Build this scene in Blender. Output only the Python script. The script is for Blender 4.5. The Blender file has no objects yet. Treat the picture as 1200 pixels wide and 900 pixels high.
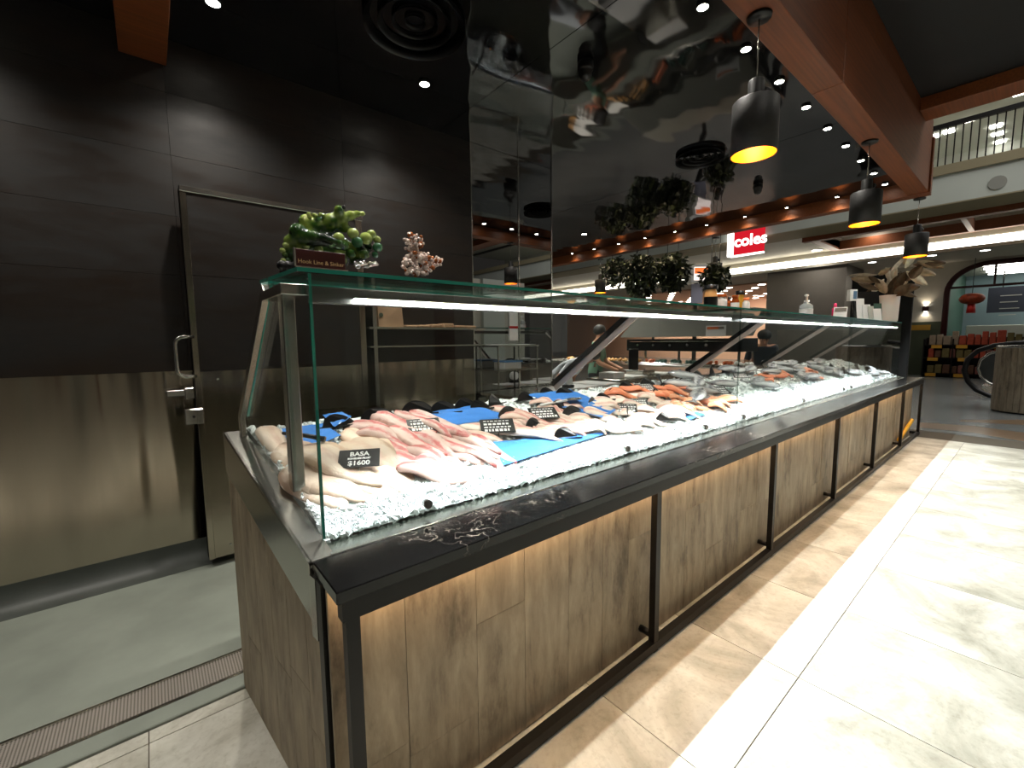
import bpy, bmesh, math, random
from mathutils import Vector, Matrix, noise
random.seed(7)
R = random.random
U = random.uniform
scene = bpy.context.scene
COL = scene.collection

# ------------------------------------------------------------------ camera
# X runs along the counter, Y towards the service wall, Z up; the eye is at 1.5 m
H = 1.5
F = 510.0
YAW, PITCH, ROLL = math.radians(50.4), math.radians(5.7), math.radians(0.6)
fw = Vector((math.cos(YAW) * math.cos(PITCH), math.sin(YAW) * math.cos(PITCH), -math.sin(PITCH)))
rt0 = Vector((math.sin(YAW), -math.cos(YAW), 0))
dn0 = fw.cross(rt0)
rt = math.cos(ROLL) * rt0 + math.sin(ROLL) * dn0
dn = -math.sin(ROLL) * rt0 + math.cos(ROLL) * dn0
cam_d = bpy.data.cameras.new('camera')
cam = bpy.data.objects.new('camera', cam_d)
COL.objects.link(cam)
cam.matrix_world = Matrix(((rt.x, -dn.x, -fw.x, 0), (rt.y, -dn.y, -fw.y, 0), (rt.z, -dn.z, -fw.z, H), (0, 0, 0, 1)))
cam_d.sensor_width = 36
cam_d.lens = 36 * F / 1200
cam_d.clip_start = 0.02
cam_d.clip_end = 200
scene.camera = cam

# ------------------------------------------------------------------ world, exposure
w = bpy.data.worlds.new('world')
scene.world = w
w.use_nodes = True
w.node_tree.nodes['Background'].inputs[0].default_value = (1.0, 0.93, 0.84, 1)
w.node_tree.nodes['Background'].inputs[1].default_value = 0.035
scene.view_settings.view_transform = 'Standard'
scene.view_settings.look = 'None'
scene.view_settings.gamma = 1
scene.view_settings.use_curve_mapping = False
scene.view_settings.exposure = 0.0

ZC = 3.416          # black gloss ceiling over the counter
ZB = 3.25           # underside of the timber beams
YB = 3.65           # service wall
E_LED = 1800.0        # display case LED strip
E_WARM = 60.0       # warm strip under the stone top
P_SPOT = 75.0       # counter downlights (W)
P_CUST = 34.0       # downlights over the customers' aisle
P_PEND = 3.0
E_COVE = 9.0
E_PANEL = 9.0


def ray(px, py):
    return rt * ((px - 600) / F) + dn * ((py - 450) / F) + fw


def PZ(px, py, z):
    d = ray(px, py)
    return Vector((0, 0, H)) + d * ((z - H) / d.z)


def PY(px, py, y):
    d = ray(px, py)
    return Vector((0, 0, H)) + d * (y / d.y)


def PX(px, py, x):
    d = ray(px, py)
    return Vector((0, 0, H)) + d * (x / d.x)


# ------------------------------------------------------------------ materials
def srgb(r, g, b):
    def c(v):
        v /= 255.0
        return v / 12.92 if v <= 0.04045 else ((v + 0.055) / 1.055) ** 2.4
    return (c(r), c(g), c(b), 1)


def newmat(name):
    m = bpy.data.materials.new(name)
    m.use_nodes = True
    nt = m.node_tree
    return m, nt, nt.nodes['Principled BSDF']


def N(nt, t, **kw):
    n = nt.nodes.new(t)
    for k, v in kw.items():
        if k.startswith('i_'):
            n.inputs[k[2:]].default_value = v
        else:
            setattr(n, k, v)
    return n


def L(nt, a, ao, b, bi):
    nt.links.new(a.outputs[ao], b.inputs[bi])


def ramp(nt, stops):
    r = nt.nodes.new('ShaderNodeValToRGB')
    e = r.color_ramp.elements
    e[0].position, e[0].color = stops[0]
    e[1].position, e[1].color = stops[-1]
    for p, c in stops[1:-1]:
        n = e.new(p)
        n.color = c
    return r


def coords(nt, scale=(1, 1, 1), rand=True):
    tc = nt.nodes.new('ShaderNodeTexCoord')
    mp = nt.nodes.new('ShaderNodeMapping')
    mp.inputs['Scale'].default_value = scale
    L(nt, tc, 'Object', mp, 'Vector')
    if rand:
        oi = nt.nodes.new('ShaderNodeObjectInfo')
        mu = N(nt, 'ShaderNodeMath', operation='MULTIPLY')
        mu.inputs[1].default_value = 53.0
        L(nt, oi, 'Random', mu, 0)
        L(nt, mu, 0, mp, 'Location')
    return mp


def plain(name, rgb, rough=0.5, metal=0.0, var=0.0, scale=8, bump=0.0, stretch=(1, 1, 1), spec=0.5, coat=0.0, rough2=None, trans=0.0, ior=1.45):
    m, nt, p = newmat(name)
    c = srgb(*rgb)
    p.inputs['Base Color'].default_value = c
    p.inputs['Roughness'].default_value = rough
    p.inputs['Metallic'].default_value = metal
    p.inputs['Specular IOR Level'].default_value = spec
    p.inputs['Coat Weight'].default_value = coat
    p.inputs['Transmission Weight'].default_value = trans
    p.inputs['IOR'].default_value = ior
    if var or bump or rough2 is not None:
        mp = coords(nt, stretch)
        nz = N(nt, 'ShaderNodeTexNoise', i_Scale=scale, i_Detail=6.0)
        L(nt, mp, 0, nz, 'Vector')
        if var:
            lo = tuple(max(0, x * (1 - var)) for x in c[:3]) + (1,)
            hi = tuple(min(1, x * (1 + var)) for x in c[:3]) + (1,)
            rp = ramp(nt, [(0.3, lo), (0.7, hi)])
            L(nt, nz, 0, rp, 0)
            L(nt, rp, 0, p, 'Base Color')
        if bump:
            b = N(nt, 'ShaderNodeBump', i_Strength=bump, i_Distance=0.01)
            L(nt, nz, 0, b, 'Height')
            L(nt, b, 0, p, 'Normal')
        if rough2 is not None:
            mr = N(nt, 'ShaderNodeMapRange')
            mr.inputs[1].default_value, mr.inputs[2].default_value = 0.3, 0.7
            mr.inputs[3].default_value, mr.inputs[4].default_value = rough, rough2
            L(nt, nz, 0, mr, 0)
            L(nt, mr, 0, p, 'Roughness')
    return m


def emit(name, rgb, strength):
    m = bpy.data.materials.new(name)
    m.use_nodes = True
    nt = m.node_tree
    nt.nodes.clear()
    e = N(nt, 'ShaderNodeEmission')
    e.inputs[0].default_value = srgb(*rgb)
    e.inputs[1].default_value = strength
    o = N(nt, 'ShaderNodeOutputMaterial')
    L(nt, e, 0, o, 0)
    return m


def thin_glass(name, tint, refl=1.0):
    m = bpy.data.materials.new(name)
    m.use_nodes = True
    nt = m.node_tree
    nt.nodes.clear()
    t = N(nt, 'ShaderNodeBsdfTransparent')
    t.inputs[0].default_value = tint
    g = N(nt, 'ShaderNodeBsdfGlossy')
    g.inputs['Roughness'].default_value = 0.0
    # Schlick reflectance that is the same on both sides of the sheet
    ge = N(nt, 'ShaderNodeNewGeometry')
    dt = N(nt, 'ShaderNodeVectorMath', operation='DOT_PRODUCT')
    L(nt, ge, 'Incoming', dt, 0)
    L(nt, ge, 'Normal', dt, 1)
    ab = N(nt, 'ShaderNodeMath', operation='ABSOLUTE')
    nt.links.new(dt.outputs['Value'], ab.inputs[0])
    om = N(nt, 'ShaderNodeMath', operation='SUBTRACT')
    om.inputs[0].default_value = 1.0
    L(nt, ab, 0, om, 1)
    fr = N(nt, 'ShaderNodeMath', operation='POWER')
    fr.inputs[1].default_value = 5.0
    L(nt, om, 0, fr, 0)
    mu = N(nt, 'ShaderNodeMath', operation='MULTIPLY_ADD', use_clamp=True)
    mu.inputs[1].default_value = 0.9 * refl
    mu.inputs[2].default_value = 0.03 * refl
    mx = N(nt, 'ShaderNodeMixShader')
    o = N(nt, 'ShaderNodeOutputMaterial')
    L(nt, fr, 0, mu, 0)
    L(nt, mu, 0, mx, 0)
    L(nt, t, 0, mx, 1)
    L(nt, g, 0, mx, 2)
    L(nt, mx, 0, o, 0)
    return m


def steel(name, rgb=(190, 188, 180), rough=0.22, stretch=(40, 40, 0.6), bump=0.05, wave=0.0, aniso=0.0):
    m, nt, p = newmat(name)
    p.inputs['Base Color'].default_value = srgb(*rgb)
    p.inputs['Metallic'].default_value = 1
    mp = coords(nt, stretch)
    nz = N(nt, 'ShaderNodeTexNoise', i_Scale=6.0, i_Detail=4.0)
    L(nt, mp, 0, nz, 'Vector')
    mr = N(nt, 'ShaderNodeMapRange')
    mr.inputs[3].default_value, mr.inputs[4].default_value = rough * 0.7, rough * 1.4
    L(nt, nz, 0, mr, 0)
    L(nt, mr, 0, p, 'Roughness')
    b = N(nt, 'ShaderNodeBump', i_Strength=bump, i_Distance=0.002)
    L(nt, nz, 0, b, 'Height')
    last = b
    if aniso:
        tg_ = N(nt, 'ShaderNodeTangent', direction_type='RADIAL', axis='Z')
        L(nt, tg_, 0, p, 'Tangent')
        p.inputs['Anisotropic'].default_value = aniso
        p.inputs['Anisotropic Rotation'].default_value = 0.25
    if wave:
        mp2 = coords(nt, (1, 1, 0.12), False)
        n2 = N(nt, 'ShaderNodeTexNoise', i_Scale=3.2, i_Detail=1.0)
        L(nt, mp2, 0, n2, 'Vector')
        b2 = N(nt, 'ShaderNodeBump', i_Strength=wave, i_Distance=0.05)
        L(nt, n2, 0, b2, 'Height')
        L(nt, b, 0, b2, 'Normal')
        last = b2
    L(nt, last, 0, p, 'Normal')
    return m


M = {}
M['steel'] = steel('brushed_steel')
M['steel_wall'] = steel('wall_steel', (176, 166, 150), 0.15, (30, 30, 0.25), 0.0, 1.0, 0.7)
M['steel_bright'] = steel('bright_steel', (205, 204, 198), 0.18, (10, 10, 10), 0.03)
M['black_metal'] = plain('black_metal', (20, 17, 15), 0.45, 0.3)
M['black'] = plain('black_plastic', (10, 10, 11), 0.35)
M['black_matt'] = plain('matt_black', (12, 12, 12), 0.8)
M['charcoal'] = plain('charcoal_lamp', (30, 29, 28), 0.55, 0, 0.15, 60, 0.1)
M['white'] = plain('white_plastic', (235, 235, 232), 0.4)
M['paper'] = plain('paper', (244, 244, 242), 0.8)
M['cream_wall'] = plain('cream_wall', (205, 200, 186), 0.8, 0, 0.05, 2)
M['mall_white'] = plain('mall_white', (200, 205, 196), 0.7, 0, 0.04, 1)
M['grey_wall'] = plain('grey_wall', (128, 122, 114), 0.8, 0, 0.05, 2)
M['green_wall'] = plain('green_wall', (70, 78, 60), 0.7, 0, 0.1, 2)
M['shop_green'] = plain('shop_green', (60, 92, 80), 0.6)
M['maroon'] = plain('maroon_frame', (60, 20, 20), 0.5)
M['olive'] = plain('olive_soffit', (150, 140, 112), 0.8)
M['peach'] = plain('peach_soffit', (238, 190, 158), 0.8)
M['red'] = plain('red', (190, 30, 24), 0.5)
M['orange'] = plain('orange', (225, 110, 50), 0.5)
M['yellow'] = plain('yellow_paint', (236, 178, 20), 0.45)
M['skin'] = plain('skin', (190, 140, 112), 0.55)
M['hair'] = plain('hair', (22, 18, 16), 0.6)


def mat_wood():
    m, nt, p = newmat('warm_timber')
    mp = coords(nt, (0.35, 14, 14))
    n = N(nt, 'ShaderNodeTexNoise', i_Scale=4.0, i_Detail=8.0)
    L(nt, mp, 0, n, 'Vector')
    r = ramp(nt, [(0.3, srgb(98, 50, 19)), (0.7, srgb(126, 66, 27))])
    L(nt, n, 0, r, 0)
    L(nt, r, 0, p, 'Base Color')
    p.inputs['Roughness'].default_value = 0.5
    return m


M['timber'] = mat_wood()


def mat_plank():
    m, nt, p = newmat('weathered_plank_tile')
    mp = coords(nt, (4.5, 4.5, 0.9))
    n = N(nt, 'ShaderNodeTexNoise', i_Scale=3.0, i_Detail=12.0, i_Roughness=0.68, i_Distortion=0.4)
    L(nt, mp, 0, n, 'Vector')
    r = ramp(nt, [(0.25, srgb(104, 92, 78)), (0.42, srgb(146, 132, 112)), (0.6, srgb(168, 154, 132)), (0.8, srgb(188, 174, 152))])
    L(nt, n, 0, r, 0)
    mp2 = coords(nt, (2.6, 2.6, 1.0))
    n2 = N(nt, 'ShaderNodeTexNoise', i_Scale=2.6, i_Detail=5.0, i_Roughness=0.7)
    L(nt, mp2, 0, n2, 'Vector')
    r2 = ramp(nt, [(0.30, (0.42, 0.39, 0.36, 1)), (0.46, (0.92, 0.90, 0.87, 1)), (0.65, (1.12, 1.10, 1.07, 1))])
    L(nt, n2, 0, r2, 0)
    mx = N(nt, 'ShaderNodeMix', data_type='RGBA', blend_type='MULTIPLY')
    mx.inputs[0].default_value = 1
    L(nt, r, 0, mx, 6)
    L(nt, r2, 0, mx, 7)
    L(nt, mx, 2, p, 'Base Color')
    p.inputs['Roughness'].default_value = 0.55
    b = N(nt, 'ShaderNodeBump', i_Strength=0.15, i_Distance=0.004)
    L(nt, n, 0, b, 'Height')
    L(nt, b, 0, p, 'Normal')
    return m


M['plank'] = mat_plank()


def mat_tile():
    m, nt, p = newmat('beige_stone_tile')
    mp = coords(nt, (1, 1, 1))
    n = N(nt, 'ShaderNodeTexNoise', i_Scale=2.4, i_Detail=10.0, i_Roughness=0.62, i_Distortion=0.6)
    L(nt, mp, 0, n, 'Vector')
    r = ramp(nt, [(0.30, srgb(144, 140, 126)), (0.44, srgb(178, 174, 160)), (0.56, srgb(204, 201, 189)), (0.72, srgb(224, 222, 212))])
    L(nt, n, 0, r, 0)
    n2 = N(nt, 'ShaderNodeTexNoise', i_Scale=38.0, i_Detail=4.0, i_Roughness=0.7)
    L(nt, mp, 0, n2, 'Vector')
    r2 = ramp(nt, [(0.34, (0.72, 0.70, 0.66, 1)), (0.5, (1, 1, 1, 1))])
    L(nt, n2, 0, r2, 0)
    mx = N(nt, 'ShaderNodeMix', data_type='RGBA', blend_type='MULTIPLY')
    mx.inputs[0].default_value = 0.5
    L(nt, r, 0, mx, 6)
    L(nt, r2, 0, mx, 7)
    L(nt, mx, 2, p, 'Base Color')
    p.inputs['Roughness'].default_value = 0.42
    return m


M['tile'] = mat_tile()
M['grout'] = plain('grout', (92, 84, 72), 0.9)
M['epoxy'] = plain('grey_green_epoxy', (142, 148, 138), 0.42, 0, 0.16, 3.0, 0.05)
M['cove'] = plain('cove_epoxy', (78, 82, 78), 0.4, 0, 0.15, 3.0)
M['mall_floor'] = plain('mall_floor', (112, 116, 116), 0.25, 0, 0.08, 1.0)
M['mall_brown'] = plain('mall_floor_brown', (120, 100, 80), 0.3, 0, 0.08, 1.0)


def mat_wallpanel():
    m, nt, p = newmat('dark_bronze_panel')
    mp = coords(nt, (1.0, 1.0, 3.0))
    n = N(nt, 'ShaderNodeTexNoise', i_Scale=2.0, i_Detail=9.0, i_Roughness=0.65)
    L(nt, mp, 0, n, 'Vector')
    r = ramp(nt, [(0.35, srgb(14, 11, 9)), (0.7, srgb(36, 27, 21))])
    L(nt, n, 0, r, 0)
    L(nt, r, 0, p, 'Base Color')
    mr = N(nt, 'ShaderNodeMapRange')
    mr.inputs[1].default_value, mr.inputs[2].default_value = 0.35, 0.7
    mr.inputs[3].default_value, mr.inputs[4].default_value = 0.6, 0.32
    L(nt, n, 0, mr, 0)
    L(nt, mr, 0, p, 'Roughness')
    b = N(nt, 'ShaderNodeBump', i_Strength=0.25, i_Distance=0.006)
    L(nt, n, 0, b, 'Height')
    L(nt, b, 0, p, 'Normal')
    return m


M['wallpanel'] = mat_wallpanel()


def mat_ceiling():
    m, nt, p = newmat('black_gloss_stretch_ceiling')
    p.inputs['Base Color'].default_value = (0.004, 0.004, 0.0045, 1)
    p.inputs['Roughness'].default_value = 0.05
    p.inputs['IOR'].default_value = 1.7
    mp = coords(nt, (0.6, 1.6, 1), False)
    n = N(nt, 'ShaderNodeTexNoise', i_Scale=0.9, i_Detail=2.0)
    L(nt, mp, 0, n, 'Vector')
    b = N(nt, 'ShaderNodeBump', i_Strength=0.35, i_Distance=0.06)
    L(nt, n, 0, b, 'Height')
    L(nt, b, 0, p, 'Normal')
    return m


M['ceiling'] = mat_ceiling()


def mat_mirror():
    m, nt, p = newmat('dark_mirror')
    p.inputs['Base Color'].default_value = (0.42, 0.42, 0.42, 1)
    p.inputs['Metallic'].default_value = 1
    p.inputs['Roughness'].default_value = 0.015
    return m


M['mirror'] = mat_mirror()
M['glass'] = thin_glass('clear_glass', (0.965, 0.985, 0.975, 1), 0.9)
M['pale_bar'] = plain('satin_aluminium', (196, 184, 178), 0.4, 0.3)
M['glass_seam'] = thin_glass('glass_seam', (0.72, 0.78, 0.76, 1), 0.6)
M['glass_edge'] = plain('glass_edge_green', (30, 120, 104), 0.15, 0, 0, spec=0.8)


def mat_marble():
    m, nt, p = newmat('black_marble')
    mp = coords(nt, (1, 1, 1), False)
    n = N(nt, 'ShaderNodeTexNoise', i_Scale=16.0, i_Detail=9.0, i_Distortion=0.9)
    L(nt, mp, 0, n, 'Vector')
    ab = N(nt, 'ShaderNodeMath', operation='SUBTRACT')
    ab.inputs[1].default_value = 0.5
    a2 = N(nt, 'ShaderNodeMath', operation='ABSOLUTE')
    L(nt, n, 0, ab, 0)
    L(nt, ab, 0, a2, 0)
    n2 = N(nt, 'ShaderNodeTexNoise', i_Scale=3.0, i_Detail=3.0)
    L(nt, mp, 0, n2, 'Vector')
    r2 = ramp(nt, [(0.50, (0.0, 0, 0, 1)), (0.62, (1, 1, 1, 1))])
    L(nt, n2, 0, r2, 0)
    r = ramp(nt, [(0.0, srgb(170, 160, 148)), (0.012, srgb(40, 36, 33)), (0.035, srgb(10, 9, 9))])
    L(nt, a2, 0, r, 0)
    mx = N(nt, 'ShaderNodeMix', data_type='RGBA')
    mx.inputs[6].default_value = srgb(11, 10, 10)
    L(nt, r2, 0, mx, 0)
    L(nt, r, 0, mx, 7)
    L(nt, mx, 2, p, 'Base Color')
    p.inputs['Roughness'].default_value = 0.18
    return m


M['marble'] = mat_marble()


def mat_drain():
    m, nt, p = newmat('perforated_drain_steel')
    p.inputs['Metallic'].default_value = 0.45
    p.inputs['Roughness'].default_value = 0.35
    mp = coords(nt, (1, 1, 1), False)
    v = N(nt, 'ShaderNodeTexVoronoi', voronoi_dimensions='2D')
    v.inputs['Scale'].default_value = 90.0
    v.inputs['Randomness'].default_value = 0.0
    L(nt, mp, 0, v, 'Vector')
    r = ramp(nt, [(0.24, srgb(70, 62, 56)), (0.34, srgb(190, 182, 172))])
    L(nt, v, 'Distance', r, 0)
    L(nt, r, 0, p, 'Base Color')
    return m


M['drain'] = mat_drain()


def mat_fillet(name, base, mid, edge, line=0.3, gloss=0.34):
    # colour runs from a mid-line band to the fillet's edge, broken by grain noise
    m, nt, p = newmat(name)
    tc = nt.nodes.new('ShaderNodeTexCoord')
    sp = nt.nodes.new('ShaderNodeSeparateXYZ')
    L(nt, tc, 'Object', sp, 0)
    mp = coords(nt, (14, 22, 10))
    n = N(nt, 'ShaderNodeTexNoise', i_Scale=2.0, i_Detail=7.0, i_Roughness=0.6)
    L(nt, mp, 0, n, 'Vector')
    a = N(nt, 'ShaderNodeMath', operation='ABSOLUTE')
    L(nt, sp, 'Y', a, 0)
    k = N(nt, 'ShaderNodeMath', operation='MULTIPLY')
    k.inputs[1].default_value = 9.0
    L(nt, a, 0, k, 0)
    ad = N(nt, 'ShaderNodeMath', operation='ADD')
    L(nt, k, 0, ad, 0)
    sc = N(nt, 'ShaderNodeMath', operation='MULTIPLY')
    sc.inputs[1].default_value = 0.55
    L(nt, n, 0, sc, 0)
    L(nt, sc, 0, ad, 1)
    r = ramp(nt, [(0.30, srgb(*mid)), (0.34 + line * 0.5, srgb(*base)), (0.72, srgb(*base)), (0.85, srgb(*edge))])
    L(nt, ad, 0, r, 0)
    oi = nt.nodes.new('ShaderNodeObjectInfo')
    hs = nt.nodes.new('ShaderNodeHueSaturation')
    mr = N(nt, 'ShaderNodeMapRange')
    mr.inputs[3].default_value, mr.inputs[4].default_value = 0.86, 1.08
    L(nt, oi, 'Random', mr, 0)
    L(nt, mr, 0, hs, 'Value')
    L(nt, r, 0, hs, 'Color')
    L(nt, hs, 0, p, 'Base Color')
    p.inputs['Roughness'].default_value = gloss
    p.inputs['Subsurface Weight'].default_value = 0.0
    b = N(nt, 'ShaderNodeBump', i_Strength=0.6, i_Distance=0.006)
    L(nt, n, 0, b, 'Height')
    L(nt, b, 0, p, 'Normal')
    return m


M['basa'] = mat_fillet('basa_flesh', (230, 208, 186), (222, 190, 168), (214, 184, 158))
M['pink'] = mat_fillet('pink_flesh', (226, 196, 186), (206, 112, 110), (206, 168, 156), 0.22)
M['pale'] = mat_fillet('pale_flesh', (240, 224, 210), (226, 178, 162), (222, 198, 180))
M['skinon'] = mat_fillet('skin_on_flesh', (228, 200, 186), (206, 140, 130), (110, 94, 84), 0.25)
M['salmon'] = mat_fillet('salmon_flesh', (226, 132, 92), (236, 168, 128), (214, 112, 74), 0.2)
M['salmon_light'] = mat_fillet('light_salmon_flesh', (228, 158, 118), (238, 190, 156), (206, 120, 84), 0.2)
M['silver'] = mat_fillet('silver_fish_skin', (200, 202, 202), (126, 128, 134), (222, 222, 218), 0.35, 0.2)
M['fin'] = plain('fish_fin', (88, 84, 82), 0.4)
M['blue'] = plain('blue_plastic_sheet', (70, 132, 210), 0.25, 0, 0.12, 6, 0.4)
M['ice'] = plain('crushed_ice', (240, 248, 248), 0.12, 0, 0.04, 20, 0)
M['ice_bed'] = plain('ice_bed', (238, 246, 246), 0.3, 0, 0.05, 30, 0.6)


def mat_jade():
    m, nt, p = newmat('green_jade')
    mp = coords(nt, (1, 1, 1), False)
    n = N(nt, 'ShaderNodeTexNoise', i_Scale=11.0, i_Detail=3.0)
    L(nt, mp, 0, n, 'Vector')
    r = ramp(nt, [(0.38, srgb(12, 30, 10)), (0.5, srgb(44, 76, 26)), (0.6, srgb(132, 150, 66)), (0.72, srgb(212, 212, 152))])
    L(nt, n, 0, r, 0)
    L(nt, r, 0, p, 'Base Color')
    p.inputs['Roughness'].default_value = 0.12
    p.inputs['Coat Weight'].default_value = 0.4
    return m


M['jade'] = mat_jade()
M['jade_pale'] = plain('pale_jade', (142, 158, 84), 0.12, 0, 0.3, 20, coat=0.4)
M['jade_teal'] = plain('teal_jade', (50, 98, 62), 0.12, 0, 0.3, 20, coat=0.4)
M['rosewood'] = plain('rosewood', (40, 20, 18), 0.25)
M['plaque'] = plain('brown_plaque', (62, 26, 22), 0.3)
M['gold'] = plain('gilt_lettering', (214, 180, 130), 0.4)
M['lamp_in'] = plain('gold_lamp_lining', (245, 150, 20), 0.4)
M['bulb_warm'] = emit('warm_bulb', (255, 205, 120), 40)
M['spot_lens'] = emit('spot_lens', (255, 248, 232), 60)
M['led'] = emit('case_led', (246, 252, 255), E_LED)
M['led_warm'] = emit('warm_led', (255, 212, 160), E_WARM)
M['cove_led'] = emit('cove_light', (255, 246, 228), E_COVE)
M['panel_led'] = emit('panel_light', (255, 252, 244), E_PANEL)
M['handrail_panel'] = plain('dark_glass_panel', (38, 42, 42), 0.2)
M['downlight'] = emit('downlight', (255, 250, 240), 14)


# ------------------------------------------------------------------ mesh helpers
ROOT = {}


def tag(o, label=None, cat=None, group=None, kind=None):
    if label:
        o['label'] = label
    if cat:
        o['category'] = cat
    if group:
        o['group'] = group
    if kind:
        o['kind'] = kind
    return o


def empty(name, loc, label=None, cat=None, group=None):
    o = bpy.data.objects.new(name, None)
    COL.objects.link(o)
    o.location = loc
    o.empty_display_size = 0.1
    ROOT[o] = Vector(loc)
    return tag(o, label, cat, group)


class MB:
    def __init__(s):
        s.v, s.f, s.m, s.sm = [], [], [], []

    def add(s, vs, fs, mi=0, smooth=False):
        o = len(s.v)
        s.v += [Vector(v) for v in vs]
        for f in fs:
            s.f.append([i + o for i in f])
            s.m.append(mi)
            s.sm.append(smooth)
        return s

    def box(s, x0, x1, y0, y1, z0, z1, mi=0, ms=None):
        vs = [(x, y, z) for z in (z0, z1) for y in (y0, y1) for x in (x0, x1)]
        fs = [(0, 2, 3, 1), (4, 5, 7, 6), (0, 1, 5, 4), (2, 6, 7, 3), (0, 4, 6, 2), (1, 3, 7, 5)]  # bot top -y +y -x +x
        if ms is None:
            return s.add(vs, fs, mi)
        o = len(s.v)
        s.v += [Vector(v) for v in vs]
        for f, k in zip(fs, ms):
            s.f.append([i + o for i in f])
            s.m.append(k)
            s.sm.append(False)
        return s

    def obox(s, c, ax, ay, az, mi=0):
        c, ax, ay, az = Vector(c), Vector(ax), Vector(ay), Vector(az)
        vs = [c + ax * i + ay * j + az * k for k in (-1, 1) for j in (-1, 1) for i in (-1, 1)]
        return s.add(vs, [(0, 2, 3, 1), (4, 5, 7, 6), (0, 1, 5, 4), (2, 6, 7, 3), (0, 4, 6, 2), (1, 3, 7, 5)], mi)

    def prism(s, poly, d, mi=0):
        # poly: list of 3D points, extruded by vector d
        n = len(poly)
        d = Vector(d)
        p = [Vector(q) for q in poly]
        vs = p + [q + d for q in p]
        fs = [list(range(n))[::-1], [n + i for i in range(n)]] + [[i, (i + 1) % n, n + (i + 1) % n, n + i] for i in range(n)]
        return s.add(vs, fs, mi)

    def tube(s, pts, r, n=10, mi=0, cap=True):
        pts = [Vector(p) for p in pts]
        rs = r if isinstance(r, (list, tuple)) else [r] * len(pts)
        o = len(s.v)
        up = None
        for i, p in enumerate(pts):
            t = (pts[min(i + 1, len(pts) - 1)] - pts[max(i - 1, 0)]).normalized()
            if up is None:
                up = Vector((0, 0, 1)) if abs(t.z) < 0.9 else Vector((1, 0, 0))
            a = t.cross(up).normalized()
            b = a.cross(t).normalized()
            up = b
            for k in range(n):
                th = 2 * math.pi * k / n
                s.v.append(p + (a * math.cos(th) + b * math.sin(th)) * rs[i])
        for i in range(len(pts) - 1):
            for k in range(n):
                s.f.append([o + i * n + k, o + i * n + (k + 1) % n, o + (i + 1) * n + (k + 1) % n, o + (i + 1) * n + k])
                s.m.append(mi)
                s.sm.append(True)
        if cap:
            s.f.append([o + k for k in range(n)][::-1])
            s.f.append([o + (len(pts) - 1) * n + k for k in range(n)])
            s.m += [mi, mi]
            s.sm += [False, False]
        return s

    def lathe(s, prof, c, n=24, mi=0, smooth=True):
        c = Vector(c)
        o = len(s.v)
        for r, z in prof:
            for k in range(n):
                th = 2 * math.pi * k / n
                s.v.append(c + Vector((r * math.cos(th), r * math.sin(th), z)))
        for i in range(len(prof) - 1):
            mm = mi[i] if isinstance(mi, (list, tuple)) else mi
            for k in range(n):
                s.f.append([o + i * n + k, o + i * n + (k + 1) % n, o + (i + 1) * n + (k + 1) % n, o + (i + 1) * n + k])
                s.m.append(mm)
                s.sm.append(smooth)
        return s

    def ball(s, c, r, n=10, k=6, mi=0, rot=None):
        c = Vector(c)
        r = Vector(r) if not isinstance(r, (int, float)) else Vector((r, r, r))
        o = len(s.v)
        for i in range(k + 1):
            ph = math.pi * i / k
            for j in range(n):
                th = 2 * math.pi * j / n
                d = Vector((r.x * math.sin(ph) * math.cos(th), r.y * math.sin(ph) * math.sin(th), r.z * math.cos(ph)))
                if rot:
                    d = rot @ d
                s.v.append(c + d)
        for i in range(k):
            for j in range(n):
                s.f.append([o + i * n + j, o + (i + 1) * n + j, o + (i + 1) * n + (j + 1) % n, o + i * n + (j + 1) % n])
                s.m.append(mi)
                s.sm.append(True)
        return s

    def mesh(s, name, mats, off=Vector((0, 0, 0))):
        me = bpy.data.meshes.new(name)
        me.from_pydata([tuple(v - off) for v in s.v], [], s.f)
        for mt in (mats if isinstance(mats, (list, tuple)) else [mats]):
            me.materials.append(M[mt] if isinstance(mt, str) else mt)
        me.polygons.foreach_set('material_index', s.m)
        me.polygons.foreach_set('use_smooth', s.sm)
        me.validate()
        me.update()
        return me

    def build(s, name, mats, parent=None, bevel=0.0, fix=True):
        if parent is None:
            lo = Vector([min(v[i] for v in s.v) for i in range(3)])
            hi = Vector([max(v[i] for v in s.v) for i in range(3)])
            off = Vector(((lo.x + hi.x) / 2, (lo.y + hi.y) / 2, lo.z))
        else:
            off = ROOT[parent]
        me = s.mesh(name, mats, off)
        if fix:
            bm = bmesh.new()
            bm.from_mesh(me)
            bmesh.ops.remove_doubles(bm, verts=bm.verts, dist=1e-6)
            bmesh.ops.recalc_face_normals(bm, faces=bm.faces)
            if bevel:
                es = [e for e in bm.edges if len(e.link_faces) == 2 and e.calc_face_angle(0) > 0.6]
                bmesh.ops.bevel(bm, geom=es, offset=bevel, segments=1, affect='EDGES', clamp_overlap=True)
            bm.to_mesh(me)
            bm.free()
        o = bpy.data.objects.new(name, me)
        COL.objects.link(o)
        if parent is None:
            o.location = off
            ROOT[o] = off
        else:
            o.parent = parent
            ROOT[o] = off
        return o


def struct(mb, name, mats, bevel=0):
    o = mb.build(name, mats, None, bevel)
    o['kind'] = 'structure'
    return o


def copy_tree(o, parent=None):
    c = o.copy()
    COL.objects.link(c)
    c.parent = parent
    ROOT[c] = ROOT.get(o, Vector())
    for ch in o.children:
        copy_tree(ch, c)
    return c


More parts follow.
